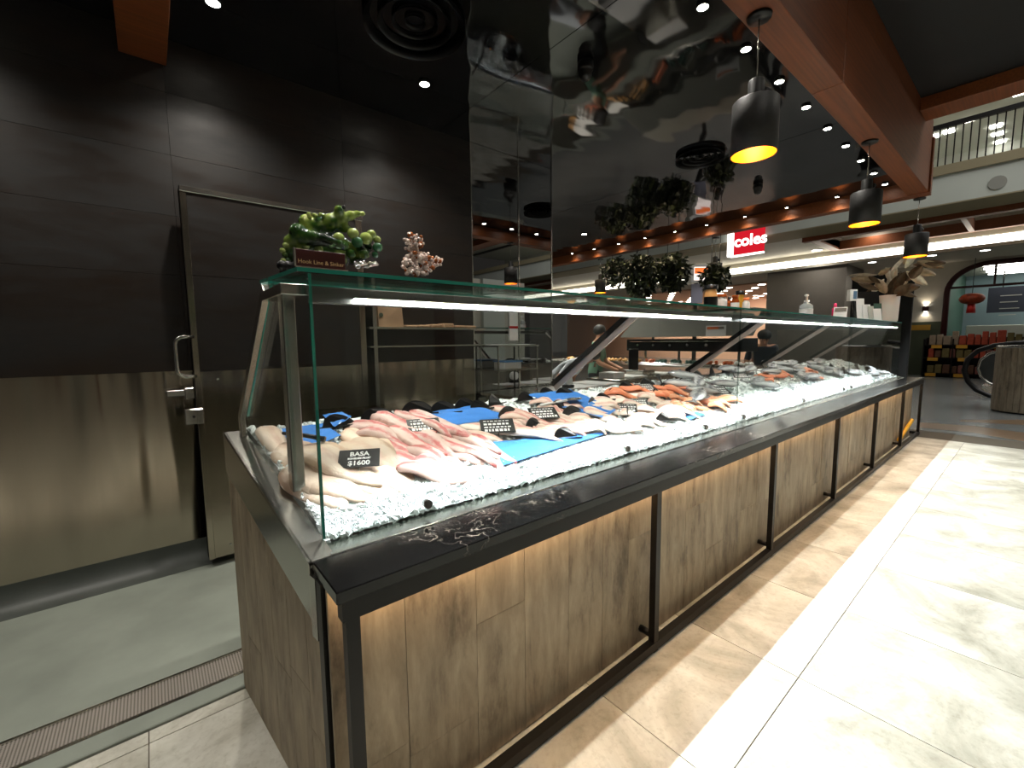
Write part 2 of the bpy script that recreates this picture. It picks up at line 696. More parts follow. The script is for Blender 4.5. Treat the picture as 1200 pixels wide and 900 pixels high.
def text_mb(txt, size, origin, ax, ay, depth=0.0006, align='CENTER', bold=0.0):
    cu = bpy.data.curves.new('t', 'FONT')
    cu.body = txt
    cu.size = size
    cu.align_x = align
    cu.align_y = 'CENTER'
    cu.extrude = depth
    cu.offset = bold
    cu.resolution_u = 3
    ob = bpy.data.objects.new('t', cu)
    COL.objects.link(ob)
    dg = bpy.context.evaluated_depsgraph_get()
    me = bpy.data.meshes.new_from_object(ob.evaluated_get(dg))
    ax, ay = Vector(ax).normalized(), Vector(ay).normalized()
    az = ax.cross(ay)
    o = Vector(origin)
    mb = MB()
    mb.add([o + ax * v.co.x + ay * v.co.y + az * v.co.z for v in me.vertices], [list(p.vertices) for p in me.polygons])
    bpy.data.objects.remove(ob)
    bpy.data.meshes.remove(me)
    bpy.data.curves.remove(cu)
    return mb


def spot_light(loc, power, angle=100, blend=0.6, col=(1, 0.95, 0.86), aim=(0, 0, -1), parent=None, size=0.03):
    d = bpy.data.lights.new('lamp_light', 'SPOT')
    d.energy = power
    d.color = col
    d.spot_size = math.radians(angle)
    d.spot_blend = blend
    d.shadow_soft_size = size
    o = bpy.data.objects.new('lamp_light', d)
    COL.objects.link(o)
    o.rotation_euler = Vector(aim).to_track_quat('-Z', 'Y').to_euler()
    if parent:
        o.parent = parent
        o.location = Vector(loc) - ROOT[parent]
    else:
        o.location = loc
    return o


# ================================================================== STRUCTURE
# ---- customer floor: single stone tiles on a grout bed
g = MB().box(-2.9, 9.42, -5.3, 2.11, -0.06, -0.004)
floor = struct(g, 'floor', 'grout')
ys = [-5.26, -3.80, -2.34, -0.88, 0.578, 2.04, 2.11]
xs = [-0.11 + 0.74 * k for k in range(-3, 13)]
for j in range(len(ys) - 1):
    for i in range(len(xs) - 1):
        a, b = xs[i], min(xs[i + 1], 9.42)
        if a > 9.3:
            continue
        MB().box(a + 0.002, b - 0.002, ys[j] + 0.002, ys[j + 1] - 0.002, -0.02, 0).build('floor_tile', 'tile', floor)

# ---- service floor, kerb, drain
fs = struct(MB().box(-5, 9.42, 2.40, 12.0, -0.06, 0.0), 'floor_service', 'epoxy')
struct(MB().box(-5, 9.42, 2.113, 2.205, -0.06, 0.012), 'trim_1', 'epoxy', 0.004)
dr = struct(MB().box(-5, 9.42, 2.225, 2.385, -0.05, 0.004), 'floor_drain', 'drain')
MB().box(-5, 9.42, 2.205, 2.225, -0.05, 0.010).build('rim', 'steel_bright', dr)
MB().box(-5, 9.42, 2.385, 2.40, -0.05, 0.010).build('rim', 'steel_bright', dr)

# ---- mall floor beyond the shop, with curved brown inlays
mf = struct(MB().box(9.42, 60, -25, 40, -0.06, -0.001), 'floor_mall', 'mall_floor')
for strip in ((((1078, 495), (1078, 501)), ((1140, 499), (1140, 507)), ((1200, 507), (1200, 518)), ((1300, 522), (1300, 536)), ((1420, 545), (1420, 566))),
              (((1125, 492), (1125, 494)), ((1200, 492), (1200, 498)), ((1300, 494), (1300, 503)), ((1420, 498), (1420, 512)))):
    vs = []
    for p, q in strip:
        for u in (p, q):
            v = PZ(u[0], u[1], 0.0)
            vs.append((max(v.x, 9.43), v.y, 0.0))
    n = len(strip)
    mb = MB().add(vs + [(x, y, -0.0008) for x, y, z in vs], [(2 * i, 2 * i + 1, 2 * i + 3, 2 * i + 2) for i in range(n - 1)])
    mb.build('inlay', 'mall_brown', mf, fix=False)

# ---- service wall: dark bronze panels above brushed steel sheets
wb = struct(MB().box(-5, 2.52, YB + 0.012, YB + 0.2, 0, ZC), 'wall_back', 'black_matt')
zr = [1.323, 1.95, 2.33, 2.71, 3.09, ZC]
xr = [-5 + 0.0, -3.11, -2.01, -0.91, 0.19, 1.29, 2.52]
for i in range(len(xr) - 1):
    for j in range(len(zr) - 1):
        MB().box(xr[i] + 0.0008, xr[i + 1] - 0.0008, YB + U(-0.0006, 0.0006), YB + 0.014, zr[j] + 0.0008, zr[j + 1] - 0.0008).build('wall_panel', 'wallpanel', wb)
xr = [-5, -3.4, -1.9, 0.35, 1.5, 2.52]
for i in range(len(xr) - 1):
    s_ = MB().box(xr[i] + 0.001, xr[i + 1] - 0.001, YB - 0.006, YB + 0.014, 0.13, 1.322).build('steel_sheet', 'steel_wall', wb)
prof = [(YB + 0.02, -0.01), (YB + 0.02, 0.15), (YB - 0.007, 0.15)] + [(YB - 0.135 + 0.128 * math.cos(math.radians(t)), 0.13 - 0.128 * math.sin(math.radians(t))) for t in range(0, 91, 6)] + [(YB - 0.135, -0.01)]
struct(MB().prism([(-5, y, z) for y, z in prof], (7.52, 0, 0)), 'baseboard_back', 'cove')

# ---- black mirror column that ends the service wall
mc = struct(MB().box(2.525, 3.62, YB + 0.012, YB + 0.6, 0, ZC), 'wall_mirror', 'black_matt')
for a, b in ((2.53, 3.125), (3.135, 3.615)):
    MB().box(a, b, YB - 0.004, YB + 0.012, 0.02, ZC - 0.002).build('mirror_panel', 'mirror', mc)
for x in (2.522, 3.13, 3.625):
    MB().box(x - 0.006, x + 0.006, YB - 0.010, YB + 0.012, 0.0, ZC - 0.002).build('edge_strip', 'steel_bright', mc)

# ---- black gloss ceiling in panels
ce = struct(MB().box(-5, 7.45, 1.18, 12, ZC + 0.01, ZC + 0.1), 'ceiling', 'black_matt')
cx = [-5, -1.8, 2.18, 4.9, 7.45]
for i in range(4):
    MB().box(cx[i] + 0.003, cx[i + 1] - 0.003, 1.18, 12, ZC, ZC + 0.012).build('ceiling_panel', 'ceiling', ce)
M['ceiling_dark'] = plain('dark_ceiling', (5, 5, 6), 0.6)
co = struct(MB().box(-6, 6.85, -8, 0.985, 4.02, 4.12), 'ceiling_aisle', 'ceiling_dark')
MB().box(1.5, 4.6, -4, 0.2, 3.93, 4.02).build('ceiling_panel', 'ceiling_dark', co)
# ---- timber beams
b1 = struct(MB().box(-5, 3.815, 0.99, 1.18, ZB, 4.06), 'trim_2', 'timber', 0.003)
MB().box(3.823, 7.40, 0.99, 1.18, ZB, 4.06).build('beam_section', 'timber', b1, 0.003)
MB().box(7.40, 7.47, 0.97, 1.20, ZB - 0.01, 3.88).build('beam_end', 'timber', b1, 0.003)
struct(MB().box(7.47, 7.65, 0.99, 12, ZB, 3.62), 'trim_3', 'timber', 0.003)
struct(MB().box(-0.02, 0.207, 1.185, YB - 0.004, ZB, ZC - 0.002), 'trim_4', 'timber', 0.003)
struct(MB().box(6.5, 6.86, -8, 0.985, 3.89, 4.02), 'trim_5', 'timber', 0.003)

# ---- unseen wall across the aisle, added with pilasters for the steel to reflect
wo = struct(MB().box(-9, 13, -7.7, -7.5, 0, 4.02), 'wall_front', 'cream_wall')
for k in range(9):
    x = -8.6 + 2.4 * k
    MB().box(x, x + 0.5 + 0.3 * (k % 3), -7.5, -7.3, 0, 4.02).build('added_pilaster', ('timber', 'black_matt', 'mall_white')[k % 3], wo)
# ---- mall shell far beyond (ceiling slab, coffer, balcony fascia, shop wall)
ms = 1.543
ZM = H + 2.1 * ms      # 4.74
ZS = H + 1.75 * ms     # 4.20 lower soffit
XF, XK0, XK1, XL, XW = 15.3, 16.8, 19.85, 20.05, 23.0
sl = MB()
sl.box(XF + 0.3, XK0, -20, 30, ZM, ZM + 0.5)
sl.box(XK0, XK1, 4.9, 30, ZM, ZM + 0.5)
sl.box(XK1, XL, -20, 30, ZM, ZM + 0.5)
sl.box(XK0, XK1, -20, 4.9, ZM + 0.55, ZM + 0.8)
mcel = struct(sl, 'ceiling_mall', 'cream_wall')
MB().box(XF - 0.004, XK0 - 0.25, -20, 30, ZM - 0.03, ZM).build('soffit_band', 'olive', mcel)
for (x0, x1, y0, y1) in ((XK0 - 0.25, XK0, -20, 5.15), (XK1 - 0.22, XK1, -20, 5.15), (XK0, XK1 - 0.22, 4.9, 5.15), (XK0, XK1 - 0.22, 1.5, 1.62)):
    MB().box(x0, x1, y0, y1, ZM - (0.17 if x1 == XK0 else 0.06), ZM + 0.25).build('coffer_trim', 'timber', mcel)
struct(MB().box(XL, 45, -20, 30, ZS, ZS + 0.1), 'ceiling_soffit', 'cream_wall')
MB().box(XL - 0.01, XL + 0.02, -20, 30, ZS + 0.34, ZM).build('cove_fascia', 'cream_wall', mcel)
cv = struct(MB().box(XL - 0.08, XL + 0.1, -20, 30, ZS, ZS + 0.10), 'trim_6', 'cream_wall')
MB().box(XL - 0.03, XL + 0.02, -20, 30, ZS + 0.10, ZS + 0.34).build('cove_light', 'cove_led', cv)
struct(MB().box(32, 32.2, 8.0, 30, 0, ZS - 0.06), 'wall_store', 'peach')
struct(MB().box(23, 32, 8.0, 30, ZS - 0.06, ZS - 0.01), 'ceiling_store', 'peach')
# balcony
zt = PX(1200, 185, XF).z
bf = struct(MB().box(XF, XF + 0.3, -20, 30, ZM, zt), 'wall_balcony', 'mall_white')
MB().box(XF - 0.05, XF + 0.35, -20, 30, zt, zt + 0.22).build('ledge', 'olive', bf)
# upper level behind the balcony
struct(MB().box(26, 26.3, -25, 30, ZM + 0.8, 16), 'wall_upper', 'mall_white')
uc = struct(MB().box(XF + 0.4, 26.3, -25, 30, 8.9, 9.1), 'ceiling_upper', 'mall_white')
# shop front wall with an arch, green dado
wl = struct(MB().box(XW, XW + 0.2, 2.32, 4.5, 2.05, ZS), 'wall_shop', 'cream_wall')
MB().box(XW - 0.02, XW + 0.2, 2.32, 4.5, 0, 2.05).build('dado', 'green_wall', wl)
struct(MB().box(20.1, 22.5, 4.75, 7.45, 0, ZS), 'wall_column', 'grey_wall')
struct(MB().box(45, 45.2, -25, 40, 0, ZS), 'wall_far', 'cream_wall')
# arch opening: fill above the arch curve, maroon frame tube
arc = [(2.32, 0.0), (2.32, 3.05)]
for i in range(9):
    t = math.pi * (1 - i / 16.0)
    arc.append((1.32 + 1.0 * math.cos(t) * 1.0 if i < 8 else 1.32, 3.05 + 1.0 * math.sin(t)))
arc = [(2.32, 0.0)] + [(2.32 - 1.05 * (1 - math.cos(math.radians(a))), 3.1 + 0.95 * math.sin(math.radians(a))) for a in range(0, 91, 10)]
fill = [(XW, y, z) for y, z in arc[1:]] + [(XW, -7, 4.05), (XW, -7, ZS), (XW, 2.32, ZS)]
MB().prism(fill, (0.2, 0, 0)).build('arch_spandrel', 'cream_wall', wl)
d1 = struct(MB().tube([(XW - 0.03, y, z) for y, z in arc] + [(XW - 0.03, -7, 4.05)], 0.09, 8), 'trim_7', 'maroon')
for y in (1.15, -0.15, -1.6):
    MB().box(XW - 0.06, XW, y - 0.03, y + 0.03, 3.30, 4.0).build('mullion', 'maroon', d1)
MB().box(XW - 0.06, XW, -7, 2.32, 3.22, 3.30).build('transom', 'maroon', d1)
window1 = struct(MB().box(XW + 0.02, XW + 0.03, -7, 2.3, 3.30, 4.02), 'window_1', 'glass')
# shop interior
si = struct(MB().box(29, 29.2, -10, 3, 0, ZS), 'wall_shop_rear', plain('shop_teal', (118, 138, 144), 0.6))
struct(MB().box(XW + 0.2, 29, 2.34, 2.5, 0, ZS), 'wall_shop_side', 'shop_green')
for k, (x, y) in enumerate(((24.2, -2), (25.4, -2), (26.6, -2), (27.8, -2))):
    t_ = MB().box(x, x + 0.14, y - 4, y + 3.6, ZS - 0.12, ZS - 0.06).build('shop_tube_light', 'panel_led')
    tag(t_, 'long white tube light under the ceiling of the arched shop', 'light', 'tube lights in the arched shop')


# ================================================================== DISPLAY COUNTER
def XE(y):
    return 0.31 - 0.11 * (y - 1.24)


YF, YS1, YP, YG, YBK = 1.07, 1.275, 1.165, 1.345, 2.12
XEND = 8.78
counter = empty('display_counter', (4.5, 1.6, 0), 'long fish counter with green-edged glass case, black marble ledge and plank-tile cladding', 'counter')
# marble ledge
MB().box(0.312, 9.0, YF, YS1, 0.845, 0.88).build('stone_ledge', 'marble', counter, 0.003)
# black frame
MB().box(0.325, 8.98, YF + 0.004, YF + 0.04, 0.792, 0.844).build('top_rail', 'black_metal', counter)
MB().box(0.335, 8.98, YF + 0.004, YF + 0.04, 0.008, 0.05).build('bottom_rail', 'black_metal', counter)
for x in (0.352, 1.775, 3.20, 4.66, 6.09, 7.6, 8.95):
    MB().box(x - 0.018, x + 0.018, YF + 0.006, YF + 0.038, 0.0, 0.80).build('post', 'black_metal', counter)
    if 1 < x < 8:
        MB().tube([(x - 0.0, YF + 0.03, 0.075), (x - 0.0, YP + 0.01, 0.075)], 0.017, 8).build('strut', 'black_metal', counter)
MB().box(8.95 - 0.018, 8.95 + 0.018, YF + 0.038, YP + 0.5, 0.012, 0.05).build('end_rail', 'black_metal', counter)
MB().box(8.95 - 0.018, 8.95 + 0.018, YF + 0.038, YP + 0.5, 0.792, 0.844).build('end_rail', 'black_metal', counter)
# warm strip hidden behind the top rail
MB().box(0.36, 8.72, 1.128, 1.142, 0.828, 0.840).build('warm_led_strip', 'led_warm', counter)
# carcass and kick
MB().prism([(XE(1.20) + 0.012, 1.19, 0.0), (XEND - 0.02, 1.19, 0.0), (XEND - 0.02, YBK, 0.0), (XE(YBK) + 0.012, YBK, 0.0)], (0, 0, 0.83)).build('carcass', 'black_matt', counter)
MB().box(0.33, XEND - 0.02, YP + 0.012, YP + 0.03, 0.0, 0.03).build('kickboard', 'black_metal', counter)
# front planks
x = 0.315
random.seed(3)
while x < XEND - 0.03:
    wd = random.choice((0.19, 0.22, 0.22, 0.24, 0.26))
    x1 = min(x + wd, XEND - 0.02)
    cuts = [0.004]
    if R() < 0.62:
        cuts.append(U(0.2, 0.66))
    cuts.append(0.838)
    for a, b in zip(cuts[:-1], cuts[1:]):
        dy = U(-0.0012, 0.0012)
        MB().box(x + 0.001, x1 - 0.001, YP + dy, YP + 0.014, a + 0.001, b - 0.001).build('plank', 'plank', counter)
    x = x1
# far end cladding
MB().box(XEND - 0.02, XEND - 0.002, YP, YBK, 0.0, 0.84).build('end_cladding', 'plank', counter)


def ztop(y):            # sloping rim of the end wall
    return 0.88 + (y - 1.275) * 0.302


# near end planks (skewed plane) below a folded steel rim
ye = [1.238, 1.34, 1.50, 1.66, 1.83, 1.99, YBK]
for a, b in zip(ye[:-1], ye[1:]):
    zz = [0.0]
    if R() < 0.7:
        zz.append(U(0.25, 0.5))
    zz.append(None)
    for k in range(len(zz) - 1):
        top = (lambda y: ztop(y) - 0.172) if zz[k + 1] is None else (lambda y, q=zz[k + 1]: q + 0.0)
        pts = [(XE(a + 0.001), a + 0.001, zz[k] + 0.001), (XE(b - 0.001), b - 0.001, zz[k] + 0.001), (XE(b - 0.001), b - 0.001, top(b) - 0.001), (XE(a + 0.001), a + 0.001, top(a) - 0.001)]
        MB().prism(pts, (0.012, 0, 0)).build('plank', 'plank', counter)
MB().box(XE(1.22) - 0.004, XE(1.22) + 0.02, 1.196, 1.237, 0.0, 0.845).build('corner_trim', 'black_metal', counter)
rim = MB()
rim.prism([(XE(YS1) - 0.005, YS1 + 0.001, ztop(YS1) - 0.172), (XE(YBK) - 0.005, YBK + 0.02, ztop(YBK) - 0.172), (XE(YBK) - 0.005, YBK + 0.02, ztop(YBK) - 0.02), (XE(YBK) - 0.005, YBK, ztop(YBK)), (XE(YS1) - 0.005, YS1 + 0.001, 0.88)], (0.012, 0, 0))
rim.prism([(XE(YS1) - 0.005, YS1 + 0.001, 0.868), (XE(YBK) - 0.005, YBK, ztop(YBK) - 0.012), (XE(YBK) - 0.005, YBK, ztop(YBK)), (XE(YS1) - 0.005, YS1 + 0.001, 0.88)], (0.075, 0, 0))
rim.build('steel_end_rim', 'steel', counter, 0.002)
MB().prism([(XE(1.24) - 0.004, 1.24, 0.66), (XE(1.275) - 0.005, 1.276, 0.66), (XE(1.275) - 0.005, 1.276, 0.845), (XE(1.24) - 0.004, 1.24, 0.845)], (0.012, 0, 0)).build('steel_corner', 'steel', counter)
# steel lip behind the marble, deck pan, steel back apron
MB().box(XE(1.3) + 0.06, XEND, YS1 + 0.001, 1.40, 0.862, 0.884).build('steel_lip', 'steel_bright', counter, 0.002)
MB().prism([(XE(1.4) + 0.05, 1.40, 0.87), (XE(YBK) + 0.05, YBK, 1.06), (XEND, YBK, 1.06), (XEND, 1.40, 0.87)], (0, 0, -0.02)).build('deck_pan', 'steel', counter)
MB().prism([(XE(YBK) + 0.01, YBK, 0.0), (XEND, YBK, 0.0), (XEND, YBK, 1.13), (XE(YBK) + 0.01, YBK, 1.13)], (0, 0.02, 0)).build('back_apron', 'steel', counter)
MB().prism([(XEND - 0.012, 1.29, 0.84), (XEND - 0.012, YBK, 0.84), (XEND - 0.012, YBK, 1.12), (XEND - 0.012, 1.29, 0.884)], (0.012, 0, 0)).build('steel_far_end', 'steel', counter)
# yellow bumper leaning on the far bay
yb = MB().tube([(7.75, 1.128, 0.10), (8.65, 1.128, 0.26)], 0.024, 8).build('bumper_rail', 'yellow')
tag(yb, 'yellow padded bumper rail leaning inside the last bay of the counter frame', 'bumper')

# ================================================================== GLASS CASE
case = counter


def gpanel(name, poly, d, green):
    # polygon sheet extruded by d; the two faces are clear, the rim is green
    n = len(poly)
    d = Vector(d)
    p = [Vector(q) for q in poly]
    mb = MB()
    mb.v = p + [q + d for q in p]
    mb.f = [list(range(n))[::-1], [n + i for i in range(n)]] + [[i, (i + 1) % n, n + (i + 1) % n, n + i] for i in range(n)]
    mb.m = [0, 0] + [1 if i in green else 2 for i in range(n)]
    mb.sm = [False] * (n + 2)
    return mb.build(name, ['glass', 'glass_edge', 'glass_seam'], case)


ZT = 1.70
XG = 0.362
for a, b in ((XG, 3.2), (3.206, 6.05), (6.056, XEND - 0.02)):
    gpanel('front_glass', [(a, YG, 0.886), (b, YG, 0.886), (b, YG, ZT - 0.001), (a, YG, ZT - 0.001)], (0, 0.01, 0), (3,) if a < 1 else ())
    gpanel('top_glass', [(a - (0.03 if a < 1 else 0), YG - 0.004, ZT), (b, YG - 0.004, ZT), (b, 1.70, ZT), (a - (0.06 if a < 1 else 0), 1.70, ZT)], (0, 0, 0.012), (0, 2, 3) if a < 1 else (0, 2))
ep = [(1.356, 0.90), (1.356, ZT - 0.001), (1.68, ZT - 0.001), (2.06, 1.20), (2.06, ztop(2.06) + 0.002)]
gpanel('end_glass', [(XG + 0.001 - (y - 1.356) * 0.11, y, z) for y, z in ep], (0.01, 0, 0), (0, 2))
gpanel('end_glass', [(XEND - 0.03, y, max(z, 0.89)) for y, z in ep], (0.01, 0, 0), ())
# slanted steel channel on the open edge of the end glass
c0, c1 = Vector((XG - 0.045, 1.685, ZT - 0.012)), Vector((XG - 0.09, 2.085, 1.195))
dirv = (c1 - c0).normalized()
nrm = Vector((0, dirv.z, -dirv.y)).normalized()
ch = MB().obox((c0 + c1) / 2, dirv * ((c1 - c0).length / 2), nrm * 0.022, (0.010, 0, 0))
ch.obox(c1 + Vector((0, 0.0, -0.035)), (0.010, 0, 0), (0, 0.022, 0), (0, 0, 0.045))
ch.build('end_channel', 'steel', case, 0.002)
# vertical post near the end, LED rail
MB().box(0.335, 0.375, 1.56, 1.615, 1.0, 1.655).build('case_post', 'steel', case, 0.003)
MB().box(0.30, 0.372, 1.40, 1.68, 1.640, 1.672).build('cross_rail', 'steel', case, 0.002)
MB().box(0.373, XEND - 0.05, 1.372, 1.402, 1.616, 1.666).build('led_rail', plain('dark_rail', (70, 68, 62), 0.45, 0.2), case, 0.002)
for x0, x1 in ((0.50, 3.1), (3.3, 5.95), (6.15, 8.6)):
    MB().box(x0, x1, 1.3645, 1.3715, 1.634, 1.639, 0, [0, 1, 1, 1, 1, 1]).build('led_strip', ['led', 'steel'], case)
# diagonal brackets
for x in (2.12, 3.9, 5.66, 7.4):
    a, b = Vector((x, 1.45, 1.64)), Vector((x, 2.10, 1.17))
    d = (b - a).normalized()
    n = Vector((0, -d.z, d.y))
    br = MB().obox((a + b) / 2, d * ((b - a).length / 2), n * 0.018, (0.004, 0, 0)).build('bracket', 'pale_bar', case)
    MB().obox((a + b) / 2 + Vector((-0.008, 0, 0)) + n * 0.034, d * ((b - a).length / 2), n * 0.016, (0.004, 0, 0)).build('bracket_web', 'black_metal', br)
# clamp discs along the foot of the front glass
for x in (0.72, 1.9, 2.75, 3.32, 4.6, 5.9, 6.2, 7.3, 8.4):
    MB().tube([(x, YG - 0.006, 0.925), (x, YG + 0.018, 0.925)], 0.016, 14).build('glass_clamp', 'steel_bright', case)

# ================================================================== LAMPS
def make_downlight(loc, power, label, group, r=0.03, angle=110, lens='spot_lens', light=True, col=(1, 0.95, 0.86), name='downlight', aim=(0, 0, -1)):
    x, y, z = loc
    t = empty(name, (x, y, z - 0.012), label, 'downlight', group)
    MB().lathe([(r, -0.004), (r * 1.15, -0.005), (r * 1.2, 0.004), (r * 1.2, 0.012)], (x, y, z - 0.012), 16).build('trim_ring', 'black', t)
    MB().lathe([(0.0001, -0.003), (r, -0.003)], (x, y, z - 0.012), 16).build('lens', lens, t)
    if light:
        spot_light((x, y, z - 0.03), power, angle, 1.0, col, aim, t)
    return t


for k in range(13):
    xk = 0.268 + 0.582 * k
    make_downlight((xk, 1.375, ZC), P_SPOT, 'small round white downlight in the row along the timber beam over the counter', 'downlights over the counter', angle=80)
for y in (1.9, 2.51, 3.1, 3.71, 4.29, 4.9, 5.51, 6.13, 6.75):
    make_downlight((7.36, y, ZC), 18.0, 'tiny warm downlight grazing the timber beam that crosses the counter end', 'downlights along the cross beam', r=0.02, angle=120, col=(1, 0.78, 0.5))
for (x, y) in ((-0.89, 3.09), (0.41, 3.09), (1.71, 3.05)):
    make_downlight((x, y, ZC), 95.0, 'lone round downlight in the black ceiling close to the service wall', 'downlights by the service wall', r=0.035, angle=125)
for x in (-1.0, 0.6, 2.2, 3.8):
    make_downlight((x, 0.1, 3.93 if x > 1.5 else 4.02), P_CUST, 'round downlight in the black ceiling above the customer aisle', 'downlights over the aisle', r=0.05, angle=130)
for (x, y) in ((4.6, 5.2), (6.2, 5.4), (5.2, 7.5), (6.6, 7.8)):
    make_downlight((x, y, ZC), 260.0, 'round downlight in the black ceiling over the preparation area', 'downlights over the preparation area', r=0.04, angle=140)


def make_pendant():
    t = empty('pendant_lamp', (0, 0, 0), 'x', 'pendant lamp', 'charcoal drum pendant lamps')
    z1 = -0.725    # rim of the shade below the canopy
    MB().lathe([(0.0001, 0.0), (0.062, 0.0), (0.06, -0.018), (0.0001, -0.02)], (0, 0, 0), 24).build('canopy', 'black', t)
    MB().tube([(0, 0, -0.018), (0, 0, z1 + 0.40)], 0.004, 6).build('cord', 'steel', t)
    nk = MB().lathe([(0.0001, 0.41), (0.012, 0.405), (0.038, 0.395), (0.042, 0.385), (0.042, 0.285)], (0, 0, z1), 20).build('lamp_neck', 'charcoal', t)
    MB().tube([(0.045, -0.02, z1 + 0.345), (0.075, -0.035, z1 + 0.345)], 0.022, 12).build('neck_knob', 'black', nk)
    sh_ = MB().lathe([(0.042, 0.285), (0.112, 0.283), (0.118, 0.276), (0.118, 0.0), (0.113, 0.0)], (0, 0, z1), 40).build('shade', 'charcoal', t)
    MB().lathe([(0.113, 0.0), (0.113, 0.265), (0.03, 0.268)], (0, 0, z1), 40).build('shade_lining', 'lamp_in', sh_)
    MB().ball((0, 0, z1 + 0.13), 0.035, 12, 8).build('bulb', 'bulb_warm', sh_)
    d = bpy.data.lights.new('lamp_light', 'POINT')
    d.energy = P_PEND
    d.color = (1, 0.72, 0.36)
    d.shadow_soft_size = 0.04
    o = bpy.data.objects.new('lamp_light', d)
    COL.objects.link(o)
    o.parent = t
    o.location = (0, 0, z1 + 0.075)
    return t


pend = make_pendant()
for i, (x, y, lab) in enumerate(((2.69, 1.10, 'charcoal drum pendant lamp with glowing orange lining above the near half of the counter'),
                                 (5.12, 1.10, 'charcoal drum pendant lamp above the middle of the counter'),
                                 (7.68, 1.10, 'charcoal drum pendant lamp hanging just over the dried leaf arrangement'),
                                 (7.72, 3.72, 'charcoal drum pendant lamp hanging beside the small white light box'),
                                 (7.72, 6.25, 'charcoal drum pendant lamp beside the hanging greenery'))):
    o = pend if i == 0 else copy_tree(pend)
    o.location = (x, y, ZB)
    o['label'] = lab
# yellow light tube on the aisle ceiling
pts = [PZ(1003, -6, 3.92), PZ(1012, 14, 3.92), PZ(1024, 37, 3.92)]
tl = MB().tube(pts, 0.010, 6).build('neon_tube', emit('neon', (255, 236, 170), 14))
tag(tl, 'thin bent yellow-white light tube under the black aisle ceiling', 'light')

# mall lights
for (px, py) in ((1135, 142), (1112, 155), (1094, 161), (1167, 149), (1169, 158), (1172, 167), (1195, 110), (1150, 118)):
    p = PZ(px, py, 8.85)
    t_ = MB().box(p.x - 0.16, p.x + 0.16, p.y - 0.14, p.y + 0.14, 8.86, 8.90).build('upper_light_panel', 'downlight')
    tag(t_, 'glowing square light panel in the pale ceiling above the balcony', 'light panel', 'light panels of the upper floor')
for (x, y) in ((20.4, 4.08), (20.4, 2.50), (20.6, 1.3)):
    make_downlight((x, y, ZS), 30, 'round white downlight in the pale soffit before the arched shop', 'downlights in the mall soffit', r=0.12, angle=150, lens='downlight')
for (x, y, z) in ((19.4, 3.9, ZM + 0.55), (19.39, 5.54, ZM), (15.9, 8.0, ZM), (15.9, 9.5, ZM), (18.99, 9.15, ZM)):
    make_downlight((x, y, z), 60, 'large round downlight in the pale mall ceiling near the coffer', 'downlights in the mall ceiling', r=0.16, angle=150, lens='downlight')
for i in range(7):
    for j in range(6):
        x, y = 23.6 + i * 1.25, 9 + j * 1.6 + (i % 2) * 0.8
        t_ = MB().lathe([(0.0001, 0), (0.16, 0), (0.17, 0.02)], (x, y, ZS - 0.08), 10).build('store_downlight', 'downlight')
        tag(t_, 'tiny bright downlight in the peach ceiling of the far store', 'downlight', 'downlights of the far store')
for y in (9, 11.5, 14, 16.5, 19):  # row of lamps added to brighten the peach wall
    make_downlight((29.3, y, ZS - 0.06), 260, 'added downlight brightening the peach back wall of the far store', 'added wall lamps of the far store', r=0.15, angle=150, lens='downlight', aim=(0.6, 0, -1))
# unseen area lamp added over the mall aisle as fill, right of the shop
al = bpy.data.lights.new('atrium_fill', 'AREA')
al.shape = 'RECTANGLE'
al.size, al.size_y = 7, 10
al.energy = 900
al.color = (1, 0.98, 0.94)
ao = bpy.data.objects.new('atrium_fill', al)
COL.objects.link(ao)
ao.location = (12, -4, 11.0)
# aisle ceiling lights behind the camera (mall side)
for (x, y) in ((-2.5, -3.5), (1.5, -4.5), (5.0, -4.5)):
    make_downlight((x, y, 4.02), 90, 'large round downlight in the aisle ceiling further from the counter', 'downlights behind the aisle', r=0.08, angle=150)

# ================================================================== COOL-ROOM DOOR
YD = 3.45
door = struct(MB().box(0.205, 1.29, YD + 0.004, YD + 0.10, 0.055, 2.462), 'door_1', 'black_matt')
MB().box(0.225, 1.29, YD - 0.004, YD + 0.006, 1.325, 1.93).build('door_panel', 'wallpanel', door)
MB().box(0.225, 1.29, YD - 0.004, YD + 0.006, 1.933, 2.44).build('door_panel', 'wallpanel', door)
MB().box(0.225, 1.29, YD - 0.005, YD + 0.006, 0.06, 1.322).build('kick_plate', 'steel_wall', door)
MB().box(0.205, 0.24, YD - 0.008, YD + 0.10, 0.055, 2.47).build('edge_trim', 'steel_wall', door, 0.003)
MB().box(0.205, 1.35, YD - 0.012, YD + 0.03, 2.44, 2.475).build('top_track', 'steel_bright', door, 0.003)
MB().box(1.29, 1.34, YD - 0.01, YD + 0.19, 0.0, 2.44).build('jamb', 'steel_wall', door, 0.003)
for p in (1.78,):
    MB().box(1.10, 1.12, YD - 0.016, YD - 0.006, 2.40, 2.44).build('track_clip', 'steel_bright', door)
h0, h1 = PY(222, 390, YD - 0.01), PY(231, 438, YD - 0.01)
hb = MB()
pts = [Vector((0.215, YD - 0.02, 1.545))]
for a in range(0, 91, 15):
    t = math.radians(a)
    pts.append(Vector((0.17 - 0.05 * math.sin(t), YD - 0.05, 1.495 + 0.05 * math.cos(t))))
for a in range(0, 91, 15):
    t = math.radians(a)
    pts.append(Vector((0.17 - 0.05 * math.cos(t), YD - 0.05, 1.345 - 0.05 * math.sin(t))))
pts.append(Vector((0.215, YD - 0.02, 1.295)))
hb.tube(pts, 0.012, 10)
handle = hb.build('pull_handle', 'steel_bright', door)
lat = MB().box(0.06, 0.205, YD + 0.06, YD + 0.11, 1.165, 1.205)
